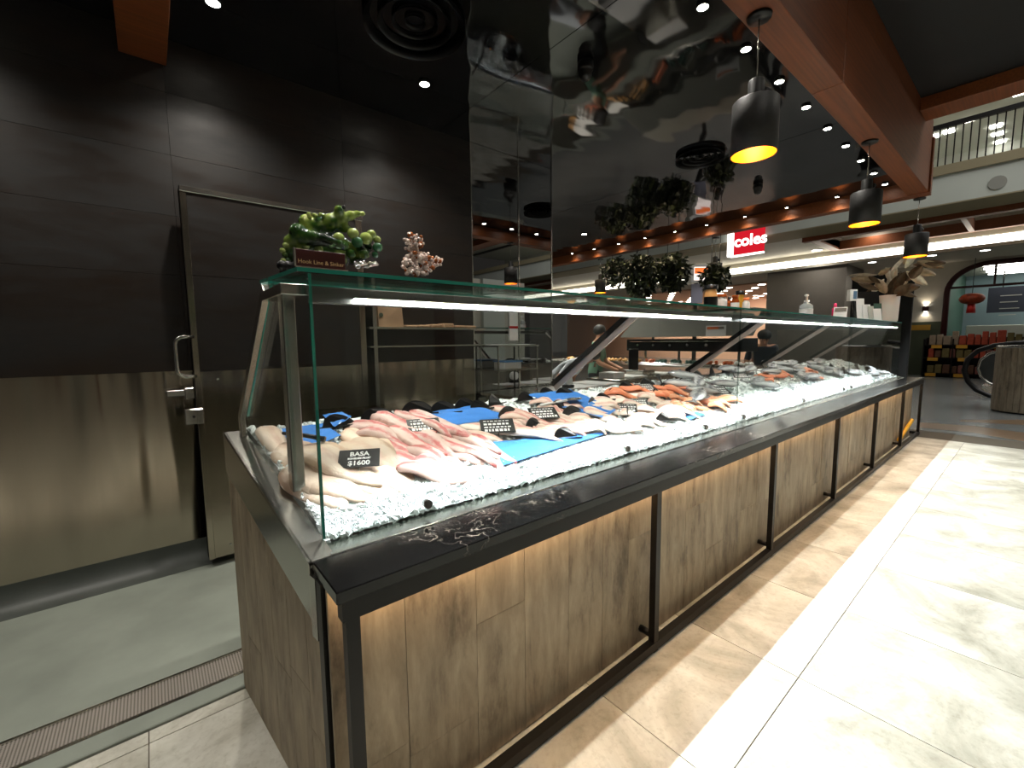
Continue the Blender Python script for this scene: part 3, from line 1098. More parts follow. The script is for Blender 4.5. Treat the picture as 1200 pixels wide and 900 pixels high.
lat.box(0.15, 0.20, YD + 0.0, YD + 0.06, 1.150, 1.22)
lat.build('latch', 'steel_bright', door, 0.004)
lkp = MB().box(0.14, 0.235, YD - 0.02, YD + 0.01, 0.985, 1.085).build('lock_plate', 'steel_bright', door, 0.004)
MB().tube([(0.185, YD - 0.026, 1.035), (0.185, YD - 0.018, 1.035)], 0.008, 10).build('key_cylinder', 'black', lkp)
for x, z in ((0.33, 1.27), (0.33, 0.13)):
    MB().ball((x, YD - 0.006, z), (0.008, 0.004, 0.008), 8, 6).build('screw', 'steel_bright', door)
# round air vents in the black ceiling
for (x, y, r) in ((1.36, 2.52, 0.30), (4.6, 2.42, 0.24)):
    t = empty('ceiling_vent', (x, y, ZC - 0.05), 'round black air diffuser in the gloss ceiling' + (' near the service wall' if x < 2 else ' above the middle of the counter'), 'vent')
    for k, rr in enumerate((1.0, 0.72, 0.45, 0.2)):
        MB().lathe([(r * rr, 0.0 + 0.012 * k), (r * rr * 0.86, 0.045), (r * rr * 0.9, 0.048), (r * rr, 0.03)], (x, y, ZC - 0.05), 32).build('diffuser_ring', 'black', t)
# black cylinder spot fittings
for (px, py) in ((686, 84), (888, 222)):
    p = PZ(px, py, ZC - 0.06)
    t = empty('ceiling_sensor', (p.x, p.y, ZC - 0.12), 'small black cylindrical camera on the gloss ceiling ' + ('nearer the service wall end' if px < 700 else 'near the cross beam'), 'camera')
    MB().lathe([(0.0001, 0), (0.03, 0.008), (0.045, 0.03), (0.045, 0.06), (0.05, 0.065)], (p.x, p.y, ZC - 0.12), 20).build('dome', 'black', t)
    MB().lathe([(0.05, 0.065), (0.055, 0.07), (0.055, 0.12), (0.0001, 0.12)], (p.x, p.y, ZC - 0.12), 20).build('housing', 'black', t)

# ================================================================== ICE AND FISH
def zp(y):
    return 0.95 + 0.30 * (y - 1.40)


NDK = Vector((0, -0.30, 1)).normalized()


def DK(px, py, lift=0.0):
    # point on the sloping ice bed, raised by lift
    d = ray(px, py)
    # H + t dz = 0.95 + lift + 0.3 (t dy - 1.4)
    t = (0.95 + lift - 0.42 - H) / (d.z - 0.30 * d.y)
    p = Vector((0, 0, H)) + d * t
    if p.y < 1.42:
        p = PY(px, py, 1.42)
        p.z = max(p.z, 0.91 + lift)
    if p.y > 2.06:
        p.x *= 2.06 / p.y
        p.z = zp(2.06) + lift
        p.y = 2.06
    p.x = max(p.x, XE(p.y) + 0.13)
    return p


random.seed(11)
ice = MB()
NX, NY = 260, 22
vs = []
for i in range(NX + 1):
    x = 0.375 + (8.70 - 0.375) * (i / NX) ** 1.25
    for j in range(NY + 1):
        y = 1.362 + (2.085 - 1.362) * j / NY
        e = min(1.0, (y - 1.362) / 0.07)
        z = (zp(y) - 0.018) * e + 0.892 * (1 - e)
        z += 0.010 * noise.noise(Vector((x * 9, y * 9, 0))) + 0.012 * noise.noise(Vector((x * 40, y * 40, 3))) * e
        xx = x - (y - 1.36) * 0.11 * max(0, 1 - (x - 0.375) / 0.5)
        vs.append((xx, y, z))
W_ = NY + 1
ice.add(vs, [(i * W_ + j, (i + 1) * W_ + j, (i + 1) * W_ + j + 1, i * W_ + j + 1) for i in range(NX) for j in range(NY)], 0, False)
for k in range(15000):
    x = 0.38 + 8.3 * R() ** 1.7
    far = (x - 0.38) / 8.3
    if R() < 0.72:
        y = 1.364 + 0.13 * R() ** 0.8
    else:
        y = U(1.37, 2.08)
    if x < 0.5:
        x -= (y - 1.36) * 0.11
    e = min(1.0, (y - 1.362) / 0.07)
    z = (zp(y) - 0.014) * e + 0.895 * (1 - e) + U(-0.004, 0.006)
    s = U(0.005, 0.011) * (1 + 0.6 * far)
    rm = Matrix.Rotation(U(0, 6.3), 3, Vector((U(-1, 1), U(-1, 1), U(-1, 1))).normalized())
    cv_ = [rm @ Vector((sx * s * U(0.5, 1.2), sy * s * U(0.5, 1.2), sz * s * U(0.4, 1.0))) + Vector((x, y, z)) for sz in (-1, 1) for sy in (-1, 1) for sx in (-1, 1)]
    ice.add(cv_, [(0, 2, 3, 1), (4, 5, 7, 6), (0, 1, 5, 4), (2, 6, 7, 3), (0, 4, 6, 2), (1, 3, 7, 5)], 1)
io = ice.build('crushed_ice', ['ice_bed', 'ice'], None, fix=False)
tag(io, 'bed of crushed ice under the fish in the glass case', 'ice', kind='stuff')


def fillet_mesh(name, Lh, Wh, T, seed, mat, curve=0.0, tail=0.25):
    rs = random.Random(seed)
    nu, nv = 18, 9
    k1, k2 = rs.uniform(-1, 1), rs.uniform(0.6, 1.3)
    top, bot = [], []
    for i in range(nu + 1):
        u = i / nu
        w = Wh * (max(0.0, math.sin(math.pi * min(1, (u * 0.92 + 0.05)) ** 0.75)) ** 0.65 * (1 - tail * u) + 0.02)
        if i in (0, nu):
            w *= 0.35
        cx_ = (u - 0.5) * 2 * Lh
        cy = curve * math.sin(math.pi * u) * Lh + 0.004 * k1 * math.sin(9 * u)
        sag = 0.012 * math.sin(u * 6.3 * k2 + seed) - 0.02 * (abs(u - 0.5) * 2) ** 3
        for j in range(nv + 1):
            v = -1 + 2 * j / nv
            ww = w * (1 + 0.12 * noise.noise(Vector((u * 5, v * 2, seed * 3.7))))
            h = T * 0.75 * (max(0, 1 - v ** 4)) ** 0.7 * (0.55 + 0.45 * math.sin(math.pi * min(1, u + 0.12)))
            h *= 1 - 0.30 * math.exp(-(v / 0.12) ** 2)          # shallow centre seam
            h += 0.004 * noise.noise(Vector((u * 8, v * 4, seed)))
            top.append((cx_, cy + v * ww, sag + h + 0.002))
            bot.append((cx_, cy + v * ww, sag - 0.004))
    mb = MB()
    Wn = nv + 1
    nt_ = len(top)
    fs_ = []
    for i in range(nu):
        for j in range(nv):
            a, b, c, d = i * Wn + j, (i + 1) * Wn + j, (i + 1) * Wn + j + 1, i * Wn + j + 1
            fs_.append((a, b, c, d))
            fs_.append((nt_ + d, nt_ + c, nt_ + b, nt_ + a))
    for i in range(nu):
        for j, fl in ((0, False), (nv, True)):
            a, b = i * Wn + j, (i + 1) * Wn + j
            fs_.append((b, a, nt_ + a, nt_ + b) if not fl else (a, b, nt_ + b, nt_ + a))
    for j in range(nv):
        fs_.append((j, j + 1, nt_ + j + 1, nt_ + j))
        a = nu * Wn + j
        fs_.append((a + 1, a, nt_ + a, nt_ + a + 1))
    mb.add(top + bot, fs_, 0, True)
    return mb.mesh(name, mat)


FM = {}


def place_fillet(kind, mat, p0, p1, width, lift, label, group, name='fish_fillet', T=0.022, cat='fish fillet'):
    a, b = DK(p0[0], p0[1], lift), DK(p1[0], p1[1], lift)
    ax = b - a
    Lh = max(0.07, min(0.30, ax.length / 2))
    q = (kind, int(Lh * 50), int(width * 200), random.randint(0, 3))
    if q not in FM:
        FM[q] = fillet_mesh('fillet_mesh', (q[1] + 0.5) / 50, (q[2] + 0.5) / 200 / 2, T, len(FM) + 1, mat, U(-0.12, 0.12))
    o = bpy.data.objects.new(name, FM[q])
    COL.objects.link(o)
    ax.normalize()
    n = (NDK + Vector((U(-0.12, 0.12), U(-0.12, 0.12), 0))).normalized()
    ay = n.cross(ax).normalized()
    az = ax.cross(ay).normalized()
    m = Matrix((ax, ay, az)).transposed().to_4x4()
    m.translation = (a + b) / 2
    o.matrix_world = m
    return tag(o, label, cat, group)


random.seed(21)
# basa pile at the near end
for k, (a, b, wd, lf) in enumerate((((318, 548), (405, 596), 0.19, 0.0), ((335, 560), (455, 594), 0.19, 0.004), ((322, 522), (415, 562), 0.19, 0.008), ((352, 545), (472, 586), 0.20, 0.014),
                                    ((385, 530), (490, 580), 0.19, 0.020), ((400, 512), (486, 560), 0.17, 0.012), ((350, 522), (445, 566), 0.20, 0.024), ((300, 500), (322, 540), 0.10, 0.0),
                                    ((405, 503), (466, 532), 0.15, 0.006), ((340, 540), (430, 588), 0.18, 0.018), ((395, 545), (480, 588), 0.16, 0.006))):
    place_fillet('basa', 'basa', a, b, wd, lf, 'pale beige basa fillet in the smooth pile around the BASA price card', 'basa fillets', T=0.022)
# pink fillets
pk = [(402, 492), (418, 503), (436, 485), (440, 512), (452, 528), (463, 478), (468, 500), (478, 520), (488, 537), (492, 489), (500, 508), (520, 497), (522, 522), (536, 506), (468, 545), (508, 540), (455, 500), (480, 482)]
for k, (x, y) in enumerate(pk):
    dx, dy = U(66, 84), U(30, 42)
    if k < 3:
        dy = U(12, 22)
    place_fillet('pink', 'pink', (x, y), (x + dx, y + dy), U(0.095, 0.12), 0.006 + 0.012 * (k % 3), 'pink-white fillet with a red seam in the big heap beside the basa pile', 'pink fillets', T=0.026)
# long white fillets
for a, b, wd, lf in (((520, 491), (640, 512), 0.10, 0.01), ((545, 494), (662, 516), 0.085, 0.018), ((525, 505), (600, 520), 0.08, 0.004)):
    place_fillet('pale', 'pale', a, b, wd, lf, 'long cream-white fillet lying beside the front blue sheet', 'long white fillets')
# skin-on fillets
for k in range(20):
    x, y = U(572, 650), U(466, 502)
    place_fillet('skinon', 'skinon', (x, y), (x + U(34, 52), y + U(8, 18)), U(0.085, 0.105), 0.004 + 0.012 * (k % 3), 'pink fillet with grey skin edge between the black scalloped dividers', 'skin-on fillets')
# cream pink fillets in the middle
for k in range(34):
    x = U(636, 780)
    y = 505 - (x - 640) * 0.17 + U(-28, 8) - 4
    place_fillet('pale', 'pale', (x, y), (x + U(34, 52), y + U(5, 12)), U(0.10, 0.13), 0.004 + 0.012 * (k % 3), 'cream pink fillet in the long middle heap behind the blue sheets', 'middle fillets')
# salmon
for k in range(14):
    x, y = U(708, 780), U(449, 460)
    place_fillet('salmon', 'salmon', (x, y), (x + U(26, 36), y + U(5, 9)), U(0.10, 0.13), 0.01 + 0.012 * (k % 3), 'orange salmon fillet in the heap nearest the middle of the case', 'near salmon fillets')
for k in range(16):
    x, y = U(772, 842), U(464, 478)
    place_fillet('salmon_light', 'salmon_light', (x, y), (x + U(24, 34), y + U(3, 7)), U(0.10, 0.13), 0.004 + 0.012 * (k % 3), 'light orange trout fillet at the ice edge before the silver fish', 'trout fillets')
for k in range(12):
    x, y = U(880, 948), U(432, 444)
    place_fillet('salmon', 'salmon', (x, y), (x + U(14, 22), y + U(2, 5)), U(0.14, 0.18), 0.01 + 0.014 * (k % 3), 'deep orange salmon fillet at the far end of the case', 'far salmon fillets')


# whole silver fish
def make_fish():
    t = bpy.data.objects.new('whole_fish', None)
    COL.objects.link(t)
    ROOT[t] = Vector()
    mb = MB()
    o = 0
    n = 12
    prof = [(-0.16, 0.004, 0.004), (-0.150, 0.016, 0.010), (-0.12, 0.034, 0.019), (-0.07, 0.045, 0.024), (-0.01, 0.046, 0.023), (0.05, 0.036, 0.018), (0.10, 0.020, 0.011), (0.125, 0.012, 0.007), (0.132, 0.010, 0.004)]
    for x, hy, hz in prof:
        for k in range(n):
            a = 2 * math.pi * k / n
            mb.v.append(Vector((x, hy * math.cos(a), 0.022 + hz * math.sin(a))))
    for i in range(len(prof) - 1):
        for k in range(n):
            mb.f.append([i * n + k, i * n + (k + 1) % n, (i + 1) * n + (k + 1) % n, (i + 1) * n + k])
            mb.m.append(0)
            mb.sm.append(True)
    mb.f += [list(range(n))[::-1], [(len(prof) - 1) * n + k for k in range(n)]]
    mb.m += [0, 0]
    mb.sm += [True, True]
    bd_ = mb.build('body', 'silver', t)
    MB().prism([(0.128, -0.008, 0.021), (0.128, 0.008, 0.021), (0.185, 0.042, 0.024), (0.170, 0.0, 0.022), (0.185, -0.042, 0.02)], (0, 0, 0.002)).build('tail_fin', 'fin', t)
    MB().prism([(-0.08, 0.043, 0.021), (-0.04, 0.066, 0.022), (0.02, 0.056, 0.022), (0.05, 0.036, 0.021)], (0, 0, 0.002)).build('dorsal_fin', 'fin', t)
    MB().ball((-0.128, 0.008, 0.039), (0.007, 0.007, 0.003), 8, 5).build('eye', 'black', bd_)
    return t


fish0 = make_fish()
random.seed(5)
first = True
for k in range(46):
    x = U(800, 1000)
    base = 474 - (x - 800) * 0.185
    if k < 34:
        x = U(795, 965)
        base = 472 - (x - 795) * 0.19
        p = DK(x, base - U(0, 28), 0.006 + 0.016 * (k % 2))
    else:
        p = DK(U(960, 1030), U(432, 441), 0.01)
    o = fish0 if first else copy_tree(fish0)
    first = False
    th = U(-0.5, 0.5) + (math.pi if R() < 0.3 else 0)
    ax = Vector((math.cos(th), math.sin(th), 0))
    ax = (ax - NDK * ax.dot(NDK)).normalized()
    n = (NDK + Vector((U(-0.1, 0.1), U(-0.1, 0.1), 0))).normalized()
    ay = n.cross(ax).normalized()
    az = ax.cross(ay)
    m = Matrix((ax, ay, az)).transposed().to_4x4() @ Matrix.Scale(U(0.95, 1.35), 4)
    m.translation = p
    o.matrix_world = m
    tag(o, 'whole silver grey fish laid on ice in the farther half of the case' if k < 34 else 'whole silver grey fish on ice beside the far end glass', 'fish', 'whole silver fish' if k < 34 else 'whole fish at the far end')


# blue plastic sheets
def sheet(poly, label, lift=0.012, nx=14):
    # poly: four pixel corners on the bed, filled with a rippled grid
    c = [DK(x, y, lift) for x, y in poly]
    top, fs_ = [], []
    sd = random.randint(0, 999)
    for i in range(nx + 1):
        for j in range(nx + 1):
            u, v = i / nx, j / nx
            p = c[0] * (1 - u) * (1 - v) + c[1] * u * (1 - v) + c[2] * u * v + c[3] * (1 - u) * v
            top.append(p + NDK * (0.008 * noise.noise(Vector((u * 4, v * 4, sd)))))
    q = len(top)
    W2 = nx + 1
    for i in range(nx):
        for j in range(nx):
            a, b, d, e = i * W2 + j, (i + 1) * W2 + j, (i + 1) * W2 + j + 1, i * W2 + j + 1
            fs_.append((a, b, d, e))
            fs_.append((q + e, q + d, q + b, q + a))
    mb = MB().add(top + [p - NDK * 0.0015 for p in top], fs_, 0, True)
    o = mb.build('plastic_sheet', 'blue', None, fix=False)
    return tag(o, label, 'plastic sheet')


sheet([(330, 502), (378, 496), (400, 510), (345, 532)], 'blue plastic sheet under the tongs at the basa pile')
sheet([(498, 484), (552, 474), (600, 488), (530, 498)], 'blue plastic sheet showing behind the long white fillets', 0.02)
sheet([(576, 518), (640, 512), (716, 506), (590, 545)], 'blue plastic sheet at the ice edge in front of the long white fillets', 0.012)
sheet([(618, 462), (668, 456), (700, 470), (650, 474)], 'blue plastic sheet with a spatula lying over it', 0.03)
sheet([(650, 474), (692, 468), (722, 480), (708, 490)], 'blue plastic sheet folded at the cream pink fillets', 0.03)
sheet([(378, 486), (400, 480), (412, 488), (392, 500)], 'small blue plastic corner sticking up behind the pink heap', 0.03)
sheet([(772, 478), (800, 480), (828, 485), (808, 492)], 'crumpled blue plastic sheet under the trout fillets', 0.012)


# black scalloped dividers
def make_divider():
    mb = MB()
    n = 12
    pts = [(0.075 * math.cos(math.pi * i / n), 0, 0.055 * math.sin(math.pi * i / n)) for i in range(n + 1)]
    pts = [(0.085, 0, -0.012)] + pts + [(-0.085, 0, -0.012)]
    out = []
    for x, _, z in pts:
        out.append(Vector((x, 0.02 * math.sin(x * 30), z)))
    mb.prism(out, (0, 0.006, 0.0))
    mb.prism([(-0.09, -0.02, -0.014), (0.09, -0.02, -0.014), (0.09, 0.03, -0.014), (-0.09, 0.03, -0.014)], (0, 0, 0.006))
    return mb.mesh('divider_mesh', 'black')


dm = make_divider()
random.seed(9)
dv = [(398, 498), (444, 492), (490, 483), (521, 482), (546, 478), (563, 478), (580, 472), (597, 488), (616, 467), (629, 501), (642, 462), (655, 480), (663, 464), (663, 512), (672, 487), (695, 473), (708, 468), (722, 463), (738, 484), (770, 461), (778, 493), (735, 456), (760, 452),
      (776, 448), (800, 441), (815, 438), (835, 434), (850, 433), (868, 432), (905, 431), (925, 430), (938, 433), (960, 430), (975, 432), (990, 436), (1005, 431), (1018, 434), (950, 436), (920, 433)]
for k, (x, y) in enumerate(dv):
    p = DK(x, y, 0.012)
    o = bpy.data.objects.new('divider', dm)
    COL.objects.link(o)
    s = U(0.8, 1.15) * (1.0 if p.x < 3 else 1.25)
    o.matrix_world = Matrix.Translation(p) @ Matrix.Rotation(U(-0.35, 0.35), 4, 'Z') @ Matrix.Rotation(-0.25 + U(-0.3, 0.1), 4, 'X') @ Matrix.Scale(s, 4)
    back = p.y > 1.9
    tag(o, 'black scalloped plastic divider along the rear edge of the ice' if back else 'black scalloped plastic divider standing between heaps of fillets', 'divider', 'rear dividers' if back else 'dividers between heaps')


# price cards
def price_card(px, py, wpx, lines, label, lift=0.05, tilt=0.55, yaw=0.0, big=None):
    p = DK(px, py, lift)
    dist = (p - Vector((0, 0, H))).dot(fw)
    wd = wpx / F * dist
    ht = wd * 0.62
    t = empty('price_card', p, label, 'price card')
    ax = Vector((math.cos(yaw), math.sin(yaw), 0))
    side = Vector((-math.sin(yaw), math.cos(yaw), 0))
    ay = (side * math.cos(tilt) + Vector((0, 0, 1)) * math.sin(tilt)).normalized()
    az = ax.cross(ay)
    cd = MB().obox(p, ax * wd / 2, ay * ht / 2, az * 0.001).build('card', 'black', t)
    MB().tube([p - ay * ht * 0.45 - az * 0.002, p - ay * ht * 0.45 - az * 0.002 - Vector((0, 0, lift * 0.8))], 0.002, 6).build('pin', 'steel', t)
    up = az * 0.0018
    if lines:
        for s_, size, dy in lines:
            m_ = text_mb(s_, wd * size, p + ay * ht * dy + up, ax, ay, 0.0003, 'CENTER', wd * 0.006)
            m_.build('lettering', 'paper', cd, fix=False)
    else:
        rr = random.Random(int(px))
        mb = MB()
        for row, (hh, dy) in enumerate(((0.05, 0.34), (0.13, 0.12), (0.09, -0.1), (0.17, -0.32))):
            x = -0.40
            while x < 0.36:
                l_ = rr.uniform(0.04, 0.12)
                mb.obox(p + ax * wd * (x + l_ / 2) + ay * ht * dy + up, ax * wd * l_ / 2, ay * ht * hh / 2, az * 0.0003)
                x += l_ + 0.035
        mb.build('lettering', 'paper', cd)
    return t


random.seed(2)
price_card(421, 537, 46, [('BASA', 0.20, 0.22), ('BONELESS FILLET', 0.072, -0.02), ('$1600', 0.21, -0.28)], 'black price card reading BASA and 1600 stuck in the pale fillets', 0.05, 0.55, -0.45)
for px, py, wpx, lab, yw in ((497, 498, 38, 'black price card lying on the pink fillets', -0.3), (583, 499, 40, 'black price card on the long white fillets', -0.5), (637, 484, 34, 'black price card on the skin-on fillets', -0.4),
                             (733, 478, 26, 'tall black and white price card upright in the cream pink fillets', -0.9), (748, 471, 22, 'dark price card leaning behind the tall black and white one', -0.7), (757, 454, 25, 'white-lettered price card on the near salmon', -0.3),
                             (842, 457, 26, 'grey price card between the trout and silver fish', -0.4), (868, 440, 16, 'slanted black price card behind a glass joint among silver fish', -0.9), (932, 451, 13, 'small dark price card near the ice edge among silver fish', -0.9), (952, 441, 12, 'small price card standing on the far salmon', -0.9)):
    price_card(px, py, wpx, None, lab, 0.04, 0.5, yw)


# tongs and spatula
a, b = DK(332, 508, 0.055), DK(381, 515, 0.06)
tg = empty('serving_tongs', a, 'dark serving tongs resting on the blue sheet by the basa', 'tongs')
MB().tube([a, (a + b) / 2 + NDK * 0.006, b], [0.007, 0.008, 0.012], 8).build('handle', 'black', tg)
MB().tube([a + Vector((0.0, 0.015, 0)), (a + b) / 2 + NDK * 0.0 + Vector((0, 0.012, 0)), b], [0.006, 0.006, 0.008], 8).build('arm', 'black', tg)
a, b = DK(633, 475, 0.055), DK(664, 469, 0.055)
c = DK(679, 466, 0.055)
sp = empty('spatula', a, 'grey spatula with white handle on the blue sheet', 'spatula')
MB().tube([a, b], 0.008, 8).build('handle', 'white', sp)
MB().ball((b + c) / 2, (0.075, 0.04, 0.006), 14, 8).build('blade', 'steel', sp)

# ================================================================== ON TOP OF THE GLASS
ZG = ZT + 0.0125


def onglass(px, y):
    d = PY(px, 340, y)
    return Vector((d.x, y, ZG))


# jade toad, placed on the near end of the top glass
SY = 1.53
SC = 1.56 / F          # metres per photo pixel at the statue


def SP(cx, cy, dy=0.0):
    p = PY(310 + cx / 8, 230 + cy / 8, SY)
    return Vector((p.x, SY + dy, max(p.z, ZG + 0.002)))


def PR(r):
    return r / 8 * SC


toad = empty('jade_toad_statue', (SP(600, 640).x, SY, ZG), 'carved green jade toad statue on a dark wooden base', 'statue')
body = MB()
rs = random.Random(4)
for cx_, cy_, r, dy in ((460, 270, 90, 0.03), (550, 280, 85, 0.02), (630, 250, 85, 0.0), (710, 215, 66, -0.01), (790, 190, 46, -0.015), (850, 175, 34, -0.015), (905, 172, 26, -0.015),
                        (740, 290, 50, 0.0), (800, 315, 34, 0.0), (670, 150, 45, -0.03), (690, 160, 40, 0.04), (420, 230, 75, 0.03),
                        (290, 350, 70, -0.03), (340, 400, 75, -0.035), (420, 420, 70, -0.045), (500, 430, 62, -0.05), (570, 460, 55, -0.055), (640, 480, 50, -0.055), (700, 490, 45, -0.05), (240, 430, 60, -0.01), (230, 520, 55, 0.0),
                        (600, 420, 130, 0.03), (450, 480, 140, 0.03), (320, 500, 110, 0.03), (740, 480, 110, 0.03), (840, 540, 90, 0.03), (560, 560, 120, 0.03), (700, 580, 110, 0.03), (400, 580, 110, 0.03), (880, 470, 80, -0.01), (950, 490, 60, -0.01), (900, 540, 70, 0.0), (300, 590, 90, 0.02)):
    body.ball(SP(cx_, cy_, dy), PR(r), 14, 9)
bo = body.build('body', 'jade', toad, fix=False)
rm_ = bo.modifiers.new('remesh', 'REMESH')
rm_.mode = 'VOXEL'
rm_.voxel_size = 0.0055
rm_.use_smooth_shade = True
smo = bo.modifiers.new('smooth', 'SMOOTH')
smo.factor, smo.iterations = 0.5, 3
for k in range(9):     # ridge of warts on the back
    MB().ball(SP(370 + 28 * k, 215 - 12 * math.sin(k / 8 * 3.1) - 20 + U(-8, 8), -0.005 + U(-0.02, 0.02)), PR(19), 8, 6).build('wart', 'jade', toad)
for cx_, cy_, r, mt in ((650, 415, 52, 'jade_pale'), (820, 455, 58, 'jade_teal'), (900, 420, 62, 'jade_pale'), (1005, 500, 52, 'jade_teal'), (950, 385, 48, 'jade_pale'), (780, 375, 55, 'jade_pale'), (885, 560, 55, 'jade'), (1000, 430, 40, 'jade_pale'), (760, 560, 50, 'jade'), (985, 570, 34, 'jade_teal'),
                        (490, 505, 40, 'jade_pale'), (370, 480, 34, 'jade_pale'), (155, 520, 26, 'jade_pale'), (185, 470, 28, 'jade_pale'), (180, 560, 28, 'jade'), (165, 615, 28, 'jade_pale'), (200, 610, 30, 'jade')):
    MB().ball(SP(cx_, cy_, -0.05 if 600 < cx_ < 1100 else -0.02), (PR(r * 0.92), PR(r * 0.8), PR(r * 0.85)), 12, 8).build('carved_bead', mt, toad)
MB().ball(SP(690, 140, -0.055), PR(17), 10, 6).build('eye', 'black', toad)
wbm = MB()
x0_, x1_ = SP(200, 640).x, SP(960, 640).x
wbm.prism([(x0_, SY - 0.06, ZG), (x1_, SY - 0.06, ZG), (x1_ + 0.02, SY, ZG), (x1_, SY + 0.07, ZG), (x0_, SY + 0.07, ZG), (x0_ - 0.02, SY, ZG)], (0, 0, 0.022))
wbm.build('wooden_base', 'rosewood', toad, 0.004)
for cx_ in (120, 170, 235):
    q = SP(cx_, 700, -0.07)
    q.z = ZG + 0.017
    o = MB().ball(q, 0.016, 12, 8).build('bead', 'black', None)
    tag(o, 'glossy black bead lying beside the jade toad base', 'bead', 'black beads')
# plaque
pc = SP(530, 600, -0.155)
pc.x *= pc.y / SY
pc.z = ZG
pl = empty('name_plaque', pc, 'dark brown plaque with gilt words Hook Line and Sinker below the jade toad', 'plaque')
wp = PR(365) / 2
plt = MB().box(pc.x - wp, pc.x + wp, pc.y - 0.004, pc.y + 0.004, ZG + 0.004, ZG + 0.056).build('plate', 'plaque', pl, 0.001)
MB().box(pc.x - wp - 0.004, pc.x + wp + 0.004, pc.y - 0.014, pc.y + 0.014, ZG, ZG + 0.006).build('foot', 'steel', pl)
MB().box(pc.x - wp - 0.005, pc.x - wp, pc.y - 0.005, pc.y + 0.005, ZG + 0.004, ZG + 0.058).build('end_strip', 'steel', pl)
text_mb('Hook Line & Sinker', wp * 0.235, (pc.x, pc.y - 0.0046, ZG + 0.021), (1, 0, 0), (0, 0, 1), 0.0003).build('lettering', 'gold', plt, fix=False)
# crumpled foil beside the plaque
fo = MB()
for k in range(26):
    fo.ball(SP(760 + 200 * R(), 700, -0.085 + U(-0.012, 0.012)) + Vector((0, 0, U(0.002, 0.016))), (U(0.006, 0.014), U(0.004, 0.01), U(0.003, 0.008)), 6, 4)
tag(fo.build('chain', 'steel_bright', None, fix=False), 'small heap of silvery chain on the glass beside the plaque', 'chain')

# gemstone figurine
gx = onglass(490, 1.50)
gm = MB()
rs = random.Random(12)


def GP(cx_, cy_, dy):
    p = PY(460 + cx_ / 12, 260 + cy_ / 12, 1.50)
    return Vector((p.x, 1.50 + dy, max(p.z, ZG + 0.006)))


for n_, (c0_, c1_, r0_, r1_) in ((60, (300, 280, 125, 130)), (150, (355, 590, 215, 165)), (26, (620, 555, 62, 70)), (30, (330, 700, 180, 45))):
    for k in range(n_):
        th, rr = rs.uniform(0, 6.28), math.sqrt(rs.random())
        q = GP(c0_ + r0_ * rr * math.cos(th), c1_ + r1_ * rr * math.sin(th), rs.uniform(-0.035, 0.035) * (1 - 0.5 * rr))
        s_ = rs.uniform(0.005, 0.0095)
        gm.ball(q, (s_ * rs.uniform(0.7, 1.3), s_, s_ * rs.uniform(0.7, 1.2)), 6, 4, rs.choice((0, 0, 0, 1, 2)), Matrix.Rotation(rs.uniform(0, 3), 3, 'X'))
gf = empty('gemstone_figurine', (gx.x, 1.50, ZG), 'little seated figurine made of pink white and amber pebbles on the glass top', 'figurine')
gm.build('pebbles', [plain('quartz_pebble', (226, 206, 196), 0.2, 0, 0.2, 30), plain('amber_pebble', (150, 84, 44), 0.2, 0, 0.3, 30), plain('grey_pebble', (168, 150, 142), 0.2, 0, 0.3, 30)], gf, fix=False)['kind'] = 'stuff'
MB().box(gx.x - 0.055, gx.x + 0.06, 1.455, 1.545, ZG, ZG + 0.008).build('base', 'black', gf, 0.002)


# bottles
def bottle(px, y, wpx, hpx, body, cap, label_c, lab, neck=0.35):
    b = onglass(px, y)
    dist = (b - Vector((0, 0, H))).dot(fw)
    r = wpx / F * dist / 2
    h = hpx / F * dist
    t = empty('sauce_bottle', b, lab, 'bottle')
    MB().lathe([(0.0001, 0), (r * 0.95, 0), (r, h * 0.04), (r, h * 0.58), (r * 0.9, h * 0.66), (r * neck, h * 0.78), (r * neck, h * 0.82)], b, 20).build('bottle_body', body, t)
    MB().lathe([(r * neck * 1.25, h * 0.80), (r * neck * 1.3, h * 0.99), (0.0001, h)], b, 16).build('cap', cap, t)
    MB().lathe([(r * 1.02, h * 0.12), (r * 1.02, h * 0.5)], b, 20).build('paper_label', label_c, t)
    return t


M['beige'] = plain('sauce_beige', (216, 168, 110), 0.2)
M['amber'] = plain('amber_sauce', (140, 66, 26), 0.15)
M['mustard'] = plain('mustard', (214, 160, 60), 0.2)
bottle(833, 1.55, 15, 28, 'beige', 'black', 'black', 'wide beige sauce bottle with black cap and black label', 0.8)
bottle(846, 1.50, 12, 17, 'white', 'amber', 'paper', 'short white jar with brown cap next to the beige bottle', 0.75)
bottle(855, 1.58, 7, 17, 'amber', 'black', 'amber', 'small plain amber bottle between two labelled ones')
bottle(862, 1.52, 9, 18, 'amber', 'amber', 'paper', 'amber sauce bottle with white label', 0.6)
bottle(868, 1.60, 10, 25, 'mustard', 'black', 'mustard', 'tall mustard yellow bottle with wide black cap', 0.8)
bottle(875, 1.52, 8, 16, 'white', 'orange', 'paper', 'white bottle with bright orange cap', 0.6)
